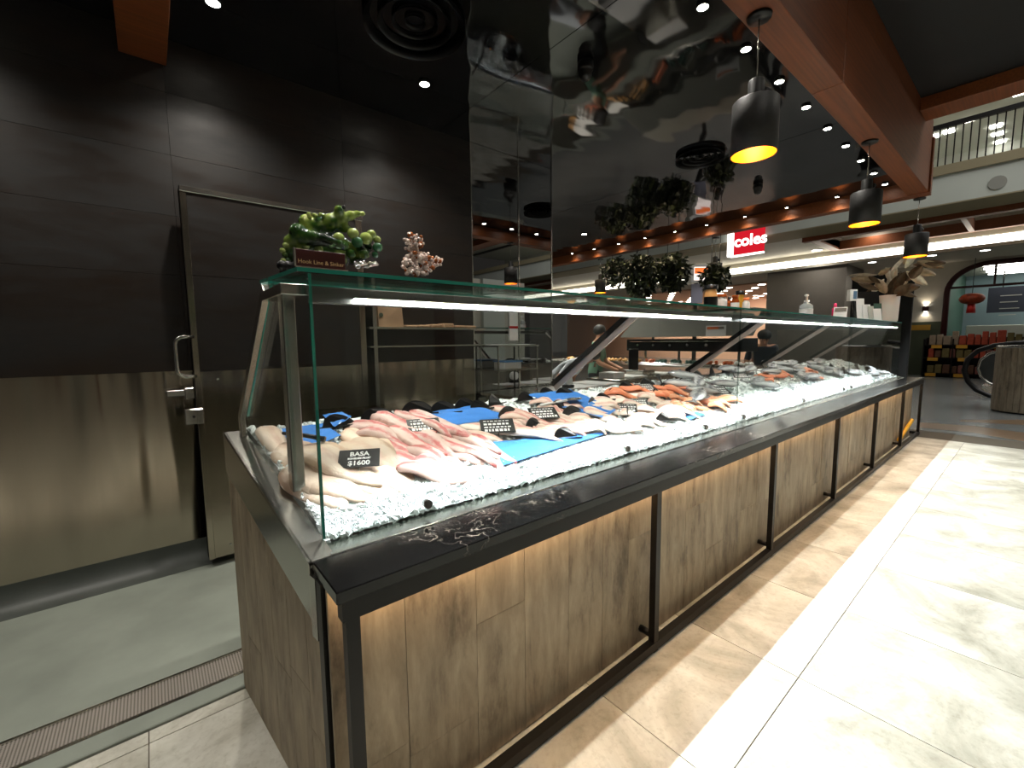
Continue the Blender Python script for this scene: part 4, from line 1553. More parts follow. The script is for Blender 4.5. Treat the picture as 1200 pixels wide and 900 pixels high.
# hand sanitiser
b = onglass(946, 1.50)
dist = (b - Vector((0, 0, H))).dot(fw)
k_ = dist / F
sz = empty('sanitiser_bottle', b, 'clear pump bottle with white label and pump head', 'bottle')
MB().lathe([(0.0001, 0), (6.5 * k_, 0), (6.8 * k_, 1 * k_), (6.8 * k_, 12 * k_), (3 * k_, 15 * k_), (2.5 * k_, 16 * k_)], b, 20).build('bottle_body', plain('clear_plastic', (200, 205, 205), 0.1, trans=0.6), sz)
MB().lathe([(6.9 * k_, 1.5 * k_), (6.9 * k_, 8 * k_)], b, 20).build('paper_label', 'paper', sz)
pm = MB().lathe([(2.6 * k_, 15.5 * k_), (2.8 * k_, 18 * k_), (1.2 * k_, 18.2 * k_), (1.2 * k_, 23 * k_)], b, 14)
pm.tube([b + Vector((-5 * k_, 0, 23.5 * k_)), b + Vector((3 * k_, 0, 24 * k_))], 1.3 * k_, 8)
pm.build('pump', 'white', sz)
# pink bottle and table card
b = onglass(980, 1.56)
k_ = (b - Vector((0, 0, H))).dot(fw) / F
pb = empty('pink_bottle', b, 'slim bright pink bottle behind the white table card', 'bottle')
MB().lathe([(0.0001, 0), (3 * k_, 0), (3 * k_, 12 * k_), (1.5 * k_, 14 * k_)], b, 16).build('bottle_body', plain('hot_pink', (232, 40, 100), 0.3), pb)
MB().lathe([(1.7 * k_, 13.5 * k_), (1.6 * k_, 18 * k_), (0.0001, 18.5 * k_)], b, 12).build('cap', plain('hot_pink_cap', (236, 60, 110), 0.4), pb)
b = onglass(986, 1.46)
k_ = (b - Vector((0, 0, H))).dot(fw) / F
tc_ = empty('table_card', b, 'small white folded table card with a grey header', 'card')
MB().prism([(b.x - 0.02, b.y + 6 * k_, ZG), (b.x + 0.03, b.y - 6 * k_, ZG), (b.x + 0.05, b.y - 6 * k_, ZG + 13 * k_), (b.x, b.y + 6 * k_, ZG + 13 * k_)], (0.003, 0.002, 0)).build('card', 'paper', tc_)
MB().prism([(b.x - 0.007, b.y + 5 * k_, ZG + 8 * k_), (b.x + 0.037, b.y - 5 * k_, ZG + 8 * k_), (b.x + 0.044, b.y - 5 * k_, ZG + 12 * k_), (b.x - 0.001, b.y + 5 * k_, ZG + 12 * k_)], (-0.002, -0.001, 0)).build('header', 'grey_wall', tc_)
# brochure stand
b = onglass(1020, 1.50)
k_ = (b - Vector((0, 0, H))).dot(fw) / F
bs = empty('brochure_stand', b, 'black brochure stand with tilted white leaflets beside the white vase', 'brochure stand')
sd = Vector((0.77, -0.637, 0))
bk = Vector((0.637, 0.77, 0))
MB().prism([b - sd * 16 * k_, b + sd * 14 * k_, b + sd * 10 * k_ + Vector((0, 0, 34 * k_)), b - sd * 18 * k_ + Vector((0, 0, 34 * k_))], bk * 0.05).build('back_board', 'black', bs)
for i, (u0, hh, cmat) in enumerate(((-10, 26, 'paper'), (-3, 19, 'paper'), (3, 17, 'mall_white'), (9, 20, 'shop_green'), (8, 14, 'paper'))):
    q = b + sd * u0 * k_ - bk * (0.02 + 0.008 * i)
    MB().prism([q - sd * 4.5 * k_, q + sd * 4.5 * k_, q + sd * 2 * k_ + Vector((0, 0, hh * k_)), q - sd * 7 * k_ + Vector((0, 0, hh * k_))], bk * 0.006).build('leaflet', cmat, bs)
q = b - sd * 21 * k_ + Vector((0, 0, 30 * k_))
MB().obox(q, sd * 4 * k_, bk * 0.03, Vector((0, 0, 6.5 * k_))).build('payment_screen', 'white', bs)
MB().obox(q - bk * 0.031 + sd * 1.5 * k_, sd * 2 * k_, bk * 0.002, Vector((0, 0, 4.5 * k_))).build('screen_glass', plain('screen_blue', (90, 120, 150), 0.2), bs)
MB().tube([q, b - sd * 14 * k_], 0.02, 8).build('stem', 'black', bs)
# vase with dried leaves
b = onglass(1043, 1.45)
k_ = (b - Vector((0, 0, H))).dot(fw) / F
vs_ = empty('leaf_vase', b, 'tall white vase holding a spray of big dried brown leaves', 'vase')
vp = MB()
n = 16
prof_ = [(8.0, 0), (9.0, 2), (9.5, 20), (9.8, 31), (8.8, 31), (8.4, 4)]
MB().lathe([(r * k_, z * k_) for r, z in prof_], b, 20).build('vase', 'white', vs_)
M['leaf_pale'] = plain('dried_leaf_pale', (238, 226, 204), 0.6, 0, 0.2, 20)
M['leaf_brown'] = plain('dried_leaf_brown', (96, 76, 52), 0.6, 0, 0.3, 20)
M['leaf_tan'] = plain('dried_leaf_tan', (190, 168, 136), 0.6, 0, 0.25, 20)


def leaf(base, tip, wd, mat, cup=0.25):
    base, tip = Vector(base), Vector(tip)
    ax = tip - base
    l_ = ax.length
    ax.normalize()
    ay = ax.cross(-ray(1043, 320).normalized()).normalized()
    az = ax.cross(ay)
    if R() < 0.5:
        az = -az
    mb = MB()
    nu = 8
    vs, fs_ = [], []
    for i in range(nu + 1):
        u = i / nu
        ww = wd * math.sin(math.pi * min(1, u * 0.93 + 0.04)) ** 0.8
        for v in (-1, -0.5, 0, 0.5, 1):
            vs.append(base + ax * l_ * u + ay * ww * v + az * (cup * wd * v * v * 2 + 0.25 * l_ * 0.2 * math.sin(u * 3)))
    q = len(vs)
    vs += [p - az * 0.004 for p in vs]
    for i in range(nu):
        for j in range(4):
            a_, b_, c_, d_ = i * 5 + j, (i + 1) * 5 + j, (i + 1) * 5 + j + 1, i * 5 + j + 1
            fs_ += [(a_, b_, c_, d_), (q + d_, q + c_, q + b_, q + a_)]
    mb.add(vs, fs_, 0, True)
    return mb.build('dried_leaf', mat, vs_, fix=False)


def LP(px, py, dy=0.0):
    p = PX(px, py, b.x + dy)
    return p


random.seed(8)
for (x0, y0, x1, y1, wpx, mt) in ((1028, 322, 995, 323, 4, 'leaf_pale'), (1026, 330, 997, 326, 7, 'leaf_tan'), (1036, 327, 1022, 343, 6, 'leaf_pale'), (1020, 338, 1012, 352, 4, 'leaf_brown'), (1044, 318, 1060, 302, 3.5, 'leaf_pale'), (1061, 314, 1079, 286, 5.5, 'leaf_pale'),
                                  (1062, 318, 1086, 334, 6.5, 'leaf_pale'), (1070, 310, 1108, 308, 7, 'leaf_brown'), (1075, 306, 1106, 314, 6, 'leaf_tan'), (1068, 316, 1096, 322, 6, 'leaf_tan'), (1044, 330, 1038, 313, 4.5, 'leaf_pale'), (1030, 322, 1045, 313, 5, 'leaf_tan'), (1050, 336, 1064, 330, 5, 'leaf_pale'),
                                  (1045, 340, 1078, 336, 9, 'leaf_brown'), (1040, 345, 1062, 318, 10, 'leaf_brown'), (1040, 345, 1050, 312, 7, 'leaf_pale'), (1038, 343, 1026, 326, 8, 'leaf_tan'), (1050, 340, 1074, 348, 5, 'leaf_brown'), (1030, 340, 1006, 332, 5, 'leaf_brown'), (1062, 330, 1080, 312, 8, 'leaf_brown'), (1056, 300, 1066, 312, 5, 'leaf_tan'), (1050, 345, 1068, 332, 9, 'leaf_brown'), (1018, 324, 1032, 332, 4, 'leaf_brown')):
    d0 = U(-0.12, 0.12)
    leaf(LP(x0, y0, d0), LP(x1, y1, d0 + U(-0.15, 0.15)), wpx * 0.62 * k_, mt)
MB().tube([b + Vector((0, 0, 20 * k_)), LP(1046, 336), LP(1056, 318)], 0.012, 6).build('stem', 'leaf_brown', vs_)
MB().tube([b + Vector((0, 0, 20 * k_)), LP(1036, 338), LP(1024, 328)], 0.012, 6).build('stem', 'leaf_brown', vs_)

# black board behind the vase
a, b = PX(994, 400, 9.6), PX(1066, 400, 9.6)
zt_b = PX(1030, 322, 9.6).z
bb = empty('display_board', (9.6, (a.y + b.y) / 2, 0), 'tall black free-standing board behind the white vase', 'board')
MB().box(9.6, 9.66, b.y, a.y, 0.05, zt_b).build('board', 'black_matt', bb, 0.004)
for y in (b.y + 0.1, a.y - 0.1):
    MB().box(9.45, 9.81, y - 0.03, y + 0.03, 0, 0.05).build('foot', 'black_metal', bb)

# ================================================================== BEHIND THE COUNTER
# wall shelves with a paper bag
ws = empty('wall_shelf', (1.95, 3.5, 1.45), 'steel wall shelf with two boards on the service wall beside the door', 'shelf')
MB().box(1.36, 2.50, 3.42, YB - 0.007, 1.605, 1.622).build('shelf_board', 'steel', ws)
MB().box(1.36, 2.50, 3.42, YB - 0.007, 1.455, 1.468).build('shelf_board', 'steel', ws)
MB().box(1.40, 1.43, 3.44, YB - 0.007, 0.95, 1.95).build('upright', 'steel', ws)
bag = empty('paper_bag', (1.56, 3.52, 1.622), 'brown kraft paper carrier bag standing on the upper wall shelf', 'bag')
M['kraft'] = plain('kraft_paper', (166, 134, 104), 0.85, 0, 0.12, 10, 0.4)
bp_ = MB()
bp_.add([(1.45, 3.45, 1.622), (1.67, 3.45, 1.622), (1.67, 3.58, 1.622), (1.45, 3.58, 1.622), (1.455, 3.47, 1.80), (1.66, 3.46, 1.81), (1.655, 3.56, 1.81), (1.46, 3.56, 1.80), (1.47, 3.50, 1.89), (1.63, 3.49, 1.87), (1.63, 3.53, 1.87), (1.47, 3.53, 1.89)],
        [(3, 2, 1, 0), (0, 1, 5, 4), (1, 2, 6, 5), (2, 3, 7, 6), (3, 0, 4, 7), (4, 5, 9, 8), (5, 6, 10, 9), (6, 7, 11, 10), (7, 4, 8, 11)])
bp_.build('bag_body', 'kraft', bag)
MB().tube([(1.50, 3.50, 1.86), (1.52, 3.50, 1.94), (1.57, 3.50, 1.95), (1.60, 3.50, 1.86)], 0.006, 6).build('bag_handle', 'kraft', bag)
MB().tube([(1.475, 3.455, 1.72), (1.475, 3.4525, 1.72)], 0.018, 14).build('stamp', 'green_wall', bag)
random.seed(31)
for k in range(6):
    x = 1.75 + 0.125 * k
    o = MB().box(x - 0.055, x + 0.055, 3.46, 3.60, 1.6225, 1.6225 + U(0.02, 0.05)).build('paper_packet', 'kraft', None, 0.01)
    tag(o, 'flat brown paper packet lying on the upper wall shelf beside the bag', 'packet', 'paper packets')


def bench(name, x0, x1, y0, y1, zt_, label, shelf=0.3):
    t = empty(name, ((x0 + x1) / 2, (y0 + y1) / 2, 0), label, 'bench')
    MB().box(x0, x1, y0, y1, zt_ - 0.03, zt_).build('bench_top', 'steel', t, 0.004)
    MB().box(x0 + 0.03, x1 - 0.03, y0 + 0.03, y1 - 0.03, shelf, shelf + 0.02).build('under_shelf', 'steel', t)
    MB().box(x0, x1, y0 - 0.0, y0 + 0.015, zt_ - 0.16, zt_ - 0.03).build('apron', 'steel', t)
    for x in (x0 + 0.05, x1 - 0.05):
        for y in (y0 + 0.05, y1 - 0.05):
            MB().tube([(x, y, 0), (x, y, zt_ - 0.03)], 0.02, 8).build('leg', 'steel', t)
    return t


bench('prep_bench', 2.56, 4.30, 3.02, 3.60, 0.98, 'stainless prep bench standing against the dark mirror panels')
bench('side_bench', 1.9, 2.5, 2.75, 3.35, 0.80, 'lower stainless bench beside the mirror panels')
bench('island_bench', 4.6, 6.1, 3.40, 3.95, 0.98, 'stainless island bench in the preparation area behind the counter')
rk = empty('wall_rack', (2.83, 3.45, 0.98), 'small steel rack with two shelves on the prep bench', 'rack')
for z in (1.20, 1.44):
    MB().box(2.56, 3.10, 3.30, 3.62, z, z + 0.015).build('rack_shelf', 'steel', rk)
for x in (2.57, 3.08):
    for y in (3.31, 3.60):
        MB().box(x, x + 0.012, y, y + 0.012, 0.98, 1.455).build('rack_post', 'steel', rk)
for k, (x, y, z, a) in enumerate(((2.70, 3.45, 1.4555, 0.1), (2.88, 3.44, 1.4575, -0.2), (2.98, 3.45, 1.4595, 0.25), (2.80, 3.45, 1.4615, -0.1))):
    mb = MB().obox((x, y, z + 0.001), Vector((math.cos(a), math.sin(a), 0)) * 0.13, Vector((-math.sin(a), math.cos(a), 0)) * 0.10, (0, 0, 0.0009))
    tag(mb.build('paper_sheet', 'paper'), 'white wrapping paper sheet on the top shelf of the steel rack', 'paper', 'wrapping paper on the rack')
for k in range(5):
    x = 3.25 + 0.2 * k
    mb = MB().obox((x, 3.3, 0.9815 + 0.002 * (k % 2)), Vector((0.13, 0.02, 0)), Vector((-0.03, 0.17, 0)), (0, 0, 0.0009))
    tag(mb.build('paper_sheet', 'paper'), 'white paper sheet spread on the prep bench top', 'paper', 'paper on the prep bench')
tb = empty('plastic_tub', (2.80, 3.45, 1.2155), 'white plastic tub with a blue lid on the lower rack shelf', 'tub')
MB().box(2.69, 2.91, 3.36, 3.54, 1.2155, 1.285).build('tub_body', 'white', tb, 0.006)
MB().box(2.68, 2.92, 3.35, 3.55, 1.285, 1.30).build('lid', plain('lid_blue', (110, 160, 215), 0.4), tb, 0.004)
ts = empty('tape_dispenser', (3.42, 3.2, 0.985), 'black tape dispenser with a white roll on the prep bench', 'dispenser')
MB().box(3.36, 3.50, 3.17, 3.23, 0.985, 1.02).build('base', 'black', ts, 0.006)
MB().tube([(3.42, 3.17, 1.07), (3.42, 3.23, 1.07)], 0.05, 18).build('roll', 'white', ts)
nt_ = empty('notice_sheet', (3.05, YB - 0.012, 1.55), 'white notice with a red band taped to the mirror panel', 'notice')
MB().box(2.98, 3.10, YB - 0.014, YB - 0.011, 1.50, 1.80).build('sheet', 'paper', nt_)
MB().box(2.98, 3.10, YB - 0.0155, YB - 0.0142, 1.63, 1.655).build('band', 'red', nt_)

# cross counter with grill and steel canopy
bench('cross_bench', 6.45, 7.30, 2.55, 7.0, 1.08, 'long stainless bench crossing behind the far part of the fish counter')
gr = empty('grill_cabinet', (6.85, 3.7, 1.08), 'wide black grill cabinet on short legs under the steel canopy', 'grill')
y0_, y1_ = PX(870, 405, 6.6).y, PX(735, 405, 6.6).y
MB().box(6.58, 7.15, y0_, y1_, 1.30, 1.50).build('cabinet', 'black', gr, 0.008)
for x in (6.62, 7.10):
    for y in (y0_ + 0.05, (y0_ + y1_) / 2, y1_ - 0.05):
        MB().box(x - 0.015, x + 0.015, y - 0.015, y + 0.015, 1.08, 1.30).build('leg', 'steel', gr)
for k in range(6):
    y = y0_ + (y1_ - y0_) * (k + 0.7) / 6.5
    MB().tube([(6.575, y, 1.40), (6.555, y, 1.40)], 0.022, 12).build('knob', 'steel_bright', gr)
MB().tube([(6.55, y0_ + 0.1, 1.46), (6.55, y1_ - 0.1, 1.46)], 0.008, 8).build('towel_bar', 'steel_bright', gr)
hd = empty('steel_canopy', (6.85, 3.4, 1.50), 'pale steel canopy box with an orange and white sticker above the black grill', 'canopy')
y0_, y1_ = PX(885, 370, 6.55).y, PX(742, 370, 6.55).y
M['pale_steel'] = plain('pale_steel', (168, 168, 160), 0.35, 0.5)
MB().prism([(6.52, y0_ + 0.2, 1.535), (6.52, y1_ + 0.25, 1.535), (6.52, y1_ - 0.15, 1.93), (6.52, y0_ + 0.02, 1.93)], (0.5, 0, 0)).build('canopy_body', 'pale_steel', hd)
for y in (y0_ + 0.35, y1_ - 0.3):
    MB().box(6.7, 6.73, y - 0.015, y + 0.015, 1.50, 1.54).build('canopy_foot', 'steel', hd)
p0, p1 = PX(827, 394, 6.515), PX(851, 381, 6.515)
MB().box(6.513, 6.518, p1.y, p0.y, p0.z, p1.z).build('sticker', 'paper', hd)
MB().box(6.509, 6.513, p0.y - 0.20, p0.y - 0.02, p1.z - 0.055, p1.z - 0.02).build('sticker_band', 'orange', hd)
MB().box(6.509, 6.513, p1.y + 0.03, p1.y + 0.11, p1.z - 0.055, p1.z - 0.02).build('sticker_band', 'grey_wall', hd)
random.seed(41)
for k in range(14):
    y = 2.7 + 0.26 * k
    cm = random.choice(('orange', 'beige', 'shop_green', 'paper', 'salmon', 'jade_pale'))
    t = empty('food_tray', (6.6, y, 1.08), 'small steel tray heaped with ' + {'orange': 'orange', 'beige': 'golden', 'shop_green': 'green', 'paper': 'white', 'salmon': 'salmon-coloured', 'jade_pale': 'lime'}[cm] + ' food under the black grill', 'tray', 'food trays under the grill')
    MB().box(6.47, 6.72, y - 0.11, y + 0.11, 1.0805, 1.11).build('tray', 'steel', t, 0.004)
    hp = MB()
    for q in range(12):
        hp.ball((6.595 + U(-0.09, 0.09), y + U(-0.08, 0.08), 1.12 + U(0, 0.02)), U(0.018, 0.032), 7, 5)
    hp.build('food_heap', cm, t, fix=False)
ct = MB().box(4.68, 4.92, 3.55, 3.80, 0.981, 1.06)
tag(ct.build('carton', 'paper', None, 0.004), 'white carton standing on the island bench', 'carton')
sc_ = empty('weighing_scale', (5.5, 3.7, 0.981), 'grey weighing scale with dark display on the island bench', 'scale')
MB().box(5.35, 5.65, 3.55, 3.85, 0.981, 1.05).build('scale_base', 'steel', sc_, 0.01)
MB().box(5.33, 5.67, 3.53, 3.87, 1.05, 1.06).build('pan', 'steel_bright', sc_, 0.002)
MB().box(5.40, 5.60, 3.80, 3.84, 1.06, 1.36).build('display_pillar', 'black', sc_, 0.006)


# people
def person(loc, yaw, lean, shirt, trouser, hair, label, reach=0.45):
    t = empty('person', loc, label, 'person')
    P = {'pel': (0, 0, 0.95), 'w': (0, 0.02, 1.08), 'ch': (0, 0.02, 1.28), 'nk': (0, 0, 1.45), 'hb': (0, 0.02, 1.54), 'hd': (0, 0.03, 1.64), 'ht': (0, 0.02, 1.72)}
    E_ = [('pel', 'w'), ('w', 'ch'), ('ch', 'nk'), ('nk', 'hb'), ('hb', 'hd'), ('hd', 'ht')]
    Rd = {'pel': .15, 'w': .135, 'ch': .155, 'nk': .06, 'hb': .06, 'hd': .095, 'ht': .06}
    for s, n_ in ((-1, 'l'), (1, 'r')):
        P['sh' + n_] = (0.19 * s, 0.0, 1.40)
        P['el' + n_] = (0.25 * s, 0.10, 1.13)
        P['wr' + n_] = (0.20 * s, 0.10 + reach * 0.6, 1.05)
        P['ha' + n_] = (0.18 * s, 0.18 + reach * 0.6, 1.03)
        P['hi' + n_] = (0.10 * s, 0, 0.90)
        P['kn' + n_] = (0.11 * s, 0.02, 0.50)
        P['an' + n_] = (0.11 * s, -0.02, 0.08)
        P['to' + n_] = (0.12 * s, 0.14, 0.04)
        E_ += [('ch', 'sh' + n_), ('sh' + n_, 'el' + n_), ('el' + n_, 'wr' + n_), ('wr' + n_, 'ha' + n_), ('pel', 'hi' + n_), ('hi' + n_, 'kn' + n_), ('kn' + n_, 'an' + n_), ('an' + n_, 'to' + n_)]
        Rd.update({'sh' + n_: .075, 'el' + n_: .05, 'wr' + n_: .032, 'ha' + n_: .04, 'hi' + n_: .10, 'kn' + n_: .065, 'an' + n_: .045, 'to' + n_: .04})
    names = list(P)
    ml = Matrix.Rotation(-lean, 3, 'X')
    rz = Matrix.Rotation(yaw, 3, 'Z')
    co_ = []
    for k in names:
        v = Vector(P[k])
        if v.z > 0.96:
            v = Vector((0, 0, 0.95)) + ml @ (v - Vector((0, 0, 0.95)))
        co_.append(rz @ v)
    me = bpy.data.meshes.new('sk')
    me.from_pydata(co_, [(names.index(a), names.index(b_)) for a, b_ in E_], [])
    ob = bpy.data.objects.new('sk', me)
    COL.objects.link(ob)
    ob.modifiers.new('skin', 'SKIN')
    for i, k in enumerate(names):
        me.skin_vertices[0].data[i].radius = (Rd[k], Rd[k])
        me.skin_vertices[0].data[i].use_root = (k == 'pel')
    ss = ob.modifiers.new('sub', 'SUBSURF')
    ss.levels = 1
    ss.render_levels = 1
    dg = bpy.context.evaluated_depsgraph_get()
    m2 = bpy.data.meshes.new_from_object(ob.evaluated_get(dg))
    bpy.data.objects.remove(ob)
    for mt in (shirt, trouser, 'skin', 'black'):
        m2.materials.append(M[mt])
    inv = rz.inverted()
    iml = ml.inverted()
    for p in m2.polygons:
        v = inv @ p.center
        q = v if v.z < 0.96 else Vector((0, 0, 0.95)) + iml @ (v - Vector((0, 0, 0.95)))
        if q.z > 1.46:
            mi = 2
        elif q.z < 0.09:
            mi = 3
        elif q.z < 0.94 and abs(q.y) < 0.2:
            mi = 1
        elif (q.y > 0.11 and abs(q.x) > 0.12) or (q.z < 1.2 and abs(q.x) > 0.19):
            mi = 2
        else:
            mi = 0
        p.material_index = mi
        p.use_smooth = True
    o = bpy.data.objects.new('body', m2)
    COL.objects.link(o)
    o.parent = t
    hd_ = rz @ (Vector((0, 0, 0.95)) + ml @ Vector((0, -0.005, 0.72)))
    MB().ball(Vector(loc) + hd_, (0.105, 0.11, 0.10), 14, 9).build('hair', hair, t)
    fdir = rz @ (ml @ Vector((0, 1, 0)))
    sdir = rz @ Vector((1, 0, 0))
    fc = Vector(loc) + rz @ (Vector((0, 0, 0.95)) + ml @ Vector((0, 0.03, 0.68))) + fdir * 0.085
    for s in (-1, 1):
        MB().ball(fc + sdir * 0.033 * s + Vector((0, 0, 0.015)), 0.011, 8, 6).build('eye', 'black', t)
    MB().ball(fc + fdir * 0.012 - Vector((0, 0, 0.02)), (0.014, 0.014, 0.022), 8, 6).build('nose', 'skin', t)
    MB().ball(fc - Vector((0, 0, 0.055)), (0.022, 0.022, 0.006), 8, 6).build('mouth', plain('lips', (150, 80, 74), 0.5), t)
    return t


M['green_shirt'] = plain('green_shirt', (96, 132, 110), 0.8)
M['white_shirt'] = plain('white_shirt', (224, 230, 236), 0.8)
M['navy_shirt'] = plain('navy_shirt', (38, 42, 54), 0.8)
M['dark_trousers'] = plain('dark_trousers', (28, 28, 32), 0.8)
q = PY(697, 400, 4.95)
person((q.x, 4.95, 0), math.radians(205), 0.12, 'green_shirt', 'dark_trousers', 'hair', 'person with dark hair in a green top working behind the counter')
q = PY(662, 400, 4.15)
person((q.x + 0.1, 4.5, 0), math.radians(200), 1.05, 'white_shirt', 'dark_trousers', 'hair', 'person in a white short-sleeved shirt bending over a bench')
q = PX(893, 400, 8.5)
person((8.5, q.y, 0), math.radians(115), 0.6, 'navy_shirt', 'dark_trousers', 'hair', 'person in a dark navy shirt bending forward beyond the cross bench')

# ================================================================== MALL SIDE
# light box sign on a post
p = PX(816, 322, 8.6)
k_ = (p - Vector((0, 0, H))).dot(fw) / F
lb = empty('light_box', (p.x, p.y, 0), 'small white box sign with an orange and white front on a pole', 'sign')
sd = Vector((0.77, -0.637, 0))
bk = Vector((0.637, 0.77, 0))
MB().obox(p, sd * 10 * k_, bk * 0.16, Vector((0, 0, 10 * k_))).build('box', 'white', lb)
MB().obox(p - bk * 0.162 + sd * 1.5 * k_, sd * 8 * k_, bk * 0.002, Vector((0, 0, 7.5 * k_))).build('lit_face', emit('box_white', (255, 236, 226), 1.6), lb)
MB().obox(p - bk * 0.166 + sd * 1.5 * k_ + Vector((0, 0, 3.2 * k_)), sd * 7.5 * k_, bk * 0.002, Vector((0, 0, 3.4 * k_))).build('orange_band', emit('box_orange', (250, 120, 60), 1.3), lb)
MB().box(p.x - 0.03, p.x + 0.03, p.y - 0.03, p.y + 0.03, 0, p.z - 10 * k_).build('pole', 'black_metal', lb)
MB().obox(p - bk * 0.05 + Vector((0, 0, -22 * k_)), sd * 6.5 * k_, bk * 0.02, Vector((0, 0, 11 * k_))).build('poster', plain('lilac_poster', (196, 196, 222), 0.5), lb)
MB().lathe([(0.0001, 0), (0.25, 0), (0.25, 0.03), (0.0001, 0.035)], (p.x, p.y, 0), 20).build('foot', 'black_metal', lb)

# supermarket sign hung before the balcony fascia
XS = 15.18
y0_, y1_ = PX(860, 284, XS).y, PX(895, 284, XS).y
z0_, z1_ = PX(876, 297, XS).z, PX(876, 268, XS).z
cs = empty('shop_sign', (XS, (y0_ + y1_) / 2, z0_), 'red illuminated sign reading coles in white letters', 'sign')
M['sign_red'] = emit('sign_red', (214, 30, 44), 1.0)
M['sign_white'] = emit('sign_white', (255, 246, 240), 3.0)
sbx = MB().box(XS, XS + 0.08, y1_, y0_, z0_, z1_).build('sign_box', 'sign_red', cs)
text_mb('coles', (z1_ - z0_) * 0.62, (XS - 0.012, (y0_ + y1_) / 2 - 0.06, (z0_ + z1_) / 2 + 0.02), (0, -1, 0), (0, 0, 1), 0.006, 'CENTER', 0.012).build('lettering', 'sign_white', sbx, fix=False)
MB().box(XS - 0.02, XS + 0.09, y0_, y0_ + 0.10, z0_ - 0.05, z1_).build('side_stroke', 'sign_white', cs)
MB().box(XS - 0.03, XS + 0.09, y0_ + 0.12, y0_ + 0.2, z0_ - 0.02, z1_).build('side_stroke', 'sign_white', cs)
MB().box(XS - 0.02, XS + 0.09, y1_, y0_ + 0.1, z0_ - 0.05, z0_).build('lower_rim', 'sign_white', cs)
MB().tube([(XS + 0.05, (y0_ + y1_) / 2, z1_), (XS + 0.05, (y0_ + y1_) / 2, z1_ + 0.3)], 0.05, 8).build('hanger', 'white', cs)


# hanging greenery below the cross beam
def hanging_plant(px, py, rx, rz_, n_, label):
    c = PX(px, py, 7.56)
    k2 = (c - Vector((0, 0, H))).dot(fw) / F
    t = empty('hanging_plant', (c.x, c.y, c.z), label, 'plant', None)
    mb = MB()
    for i in range(n_):
        th, ph, rr = U(0, 6.28), U(-1, 1), R() ** 0.4
        q = c + Vector((U(-0.16, 0.16), rx * k2 * rr * math.cos(th), rz_ * k2 * rr * math.sin(th)))
        q.z = min(q.z, ZB - 0.03)
        d = Vector((U(-1, 1), U(-1, 1), U(-1.6, 0.4))).normalized()
        e = d.cross(Vector((U(-1, 1), U(-1, 1), U(-1, 1)))).normalized()
        l_, w_ = U(0.08, 0.15), U(0.018, 0.034)
        mb.add([q, q + d * l_ * 0.5 + e * w_, q + d * l_, q + d * l_ * 0.5 - e * w_], [(0, 1, 2, 3)], 0 if R() < 0.75 else 1)
    fo_ = mb.build('foliage', [plain('leaf_green', (24, 32, 16), 0.5), plain('leaf_light', (56, 66, 32), 0.5)], t, fix=False)
    fo_['kind'] = 'stuff'
    for s in (-1, 1):
        MB().tube([c + Vector((0, s * rx * k2 * 0.4, 0)), (c.x, c.y + s * rx * k2 * 0.4, ZB)], 0.006, 6).build('cord', 'black', t)
    MB().box(c.x - 0.08, c.x + 0.08, c.y - rx * k2 * 0.5, c.y + rx * k2 * 0.5, c.z - 0.06, c.z + 0.02).build('trough', 'black_metal', t)
    return t


random.seed(77)
hanging_plant(722, 318, 14, 16, 500, 'small hanging plant nearest the mirror panels under the cross beam')
hanging_plant(752, 322, 19, 24, 1500, 'broad hanging plant with long trailing tip under the cross beam')
hanging_plant(788, 318, 17, 20, 1100, 'hanging plant next to the white box sign under the cross beam')
hanging_plant(838, 325, 12, 14, 700, 'dark hanging plant behind the bottles under the cross beam')

# balustrade on the balcony
zl = zt + 0.22
zh = PX(1200, 123, XF).z
bl = empty('balustrade', (XF + 0.1, 0, zl), 'dark railing with thin vertical bars along the upper balcony', 'railing')
MB().box(XF + 0.05, XF + 0.15, -20, 30, zh, zh + 0.1).build('handrail', 'black_metal', bl)
y_ = 8.0
bar = None
while y_ > -6:
    o = MB().box(XF + 0.09, XF + 0.105, y_ - 0.012, y_ + 0.012, zl, zh)
    o.build('bar', 'black_metal', bl)
    y_ -= 0.135
sp_ = PX(1169, 214, XF)
MB_ = MB().tube([(XF - 0.02, sp_.y, sp_.z), (XF + 0.01, sp_.y, sp_.z)], 0.15, 20)
tag(MB_.build('wall_speaker', plain('speaker_grey', (150, 150, 142), 0.6)), 'round grey speaker flush in the balcony fascia', 'speaker')

# sconce
p = PX(1085, 362, XW)
scn = empty('wall_sconce', (XW, p.y, p.z), 'small dark box sconce throwing light up and down the pale wall', 'sconce')
MB().box(XW - 0.12, XW - 0.002, p.y - 0.09, p.y + 0.09, p.z - 0.09, p.z + 0.09).build('housing', 'maroon', scn)
for s in (-1, 1):
    MB().box(XW - 0.10, XW - 0.03, p.y - 0.06, p.y + 0.06, p.z + s * 0.0905 - 0.001, p.z + s * 0.0905 + 0.001).build('lens', 'downlight', scn)
    spot_light((XW - 0.07, p.y, p.z + s * 0.10), 12, 110, 0.8, (1, 0.85, 0.65), (0.25, 0, s), scn)
# yellow notice on the dado
p = PX(1076, 384, XW)
yn = MB().box(XW - 0.035, XW - 0.022, p.y - 0.35, p.y + 0.30, p.z - 0.1, p.z + 0.1)
tag(yn.build('wall_notice', plain('dull_yellow', (170, 130, 40), 0.6)), 'dull yellow strip notice on the green dado by the arch', 'notice')
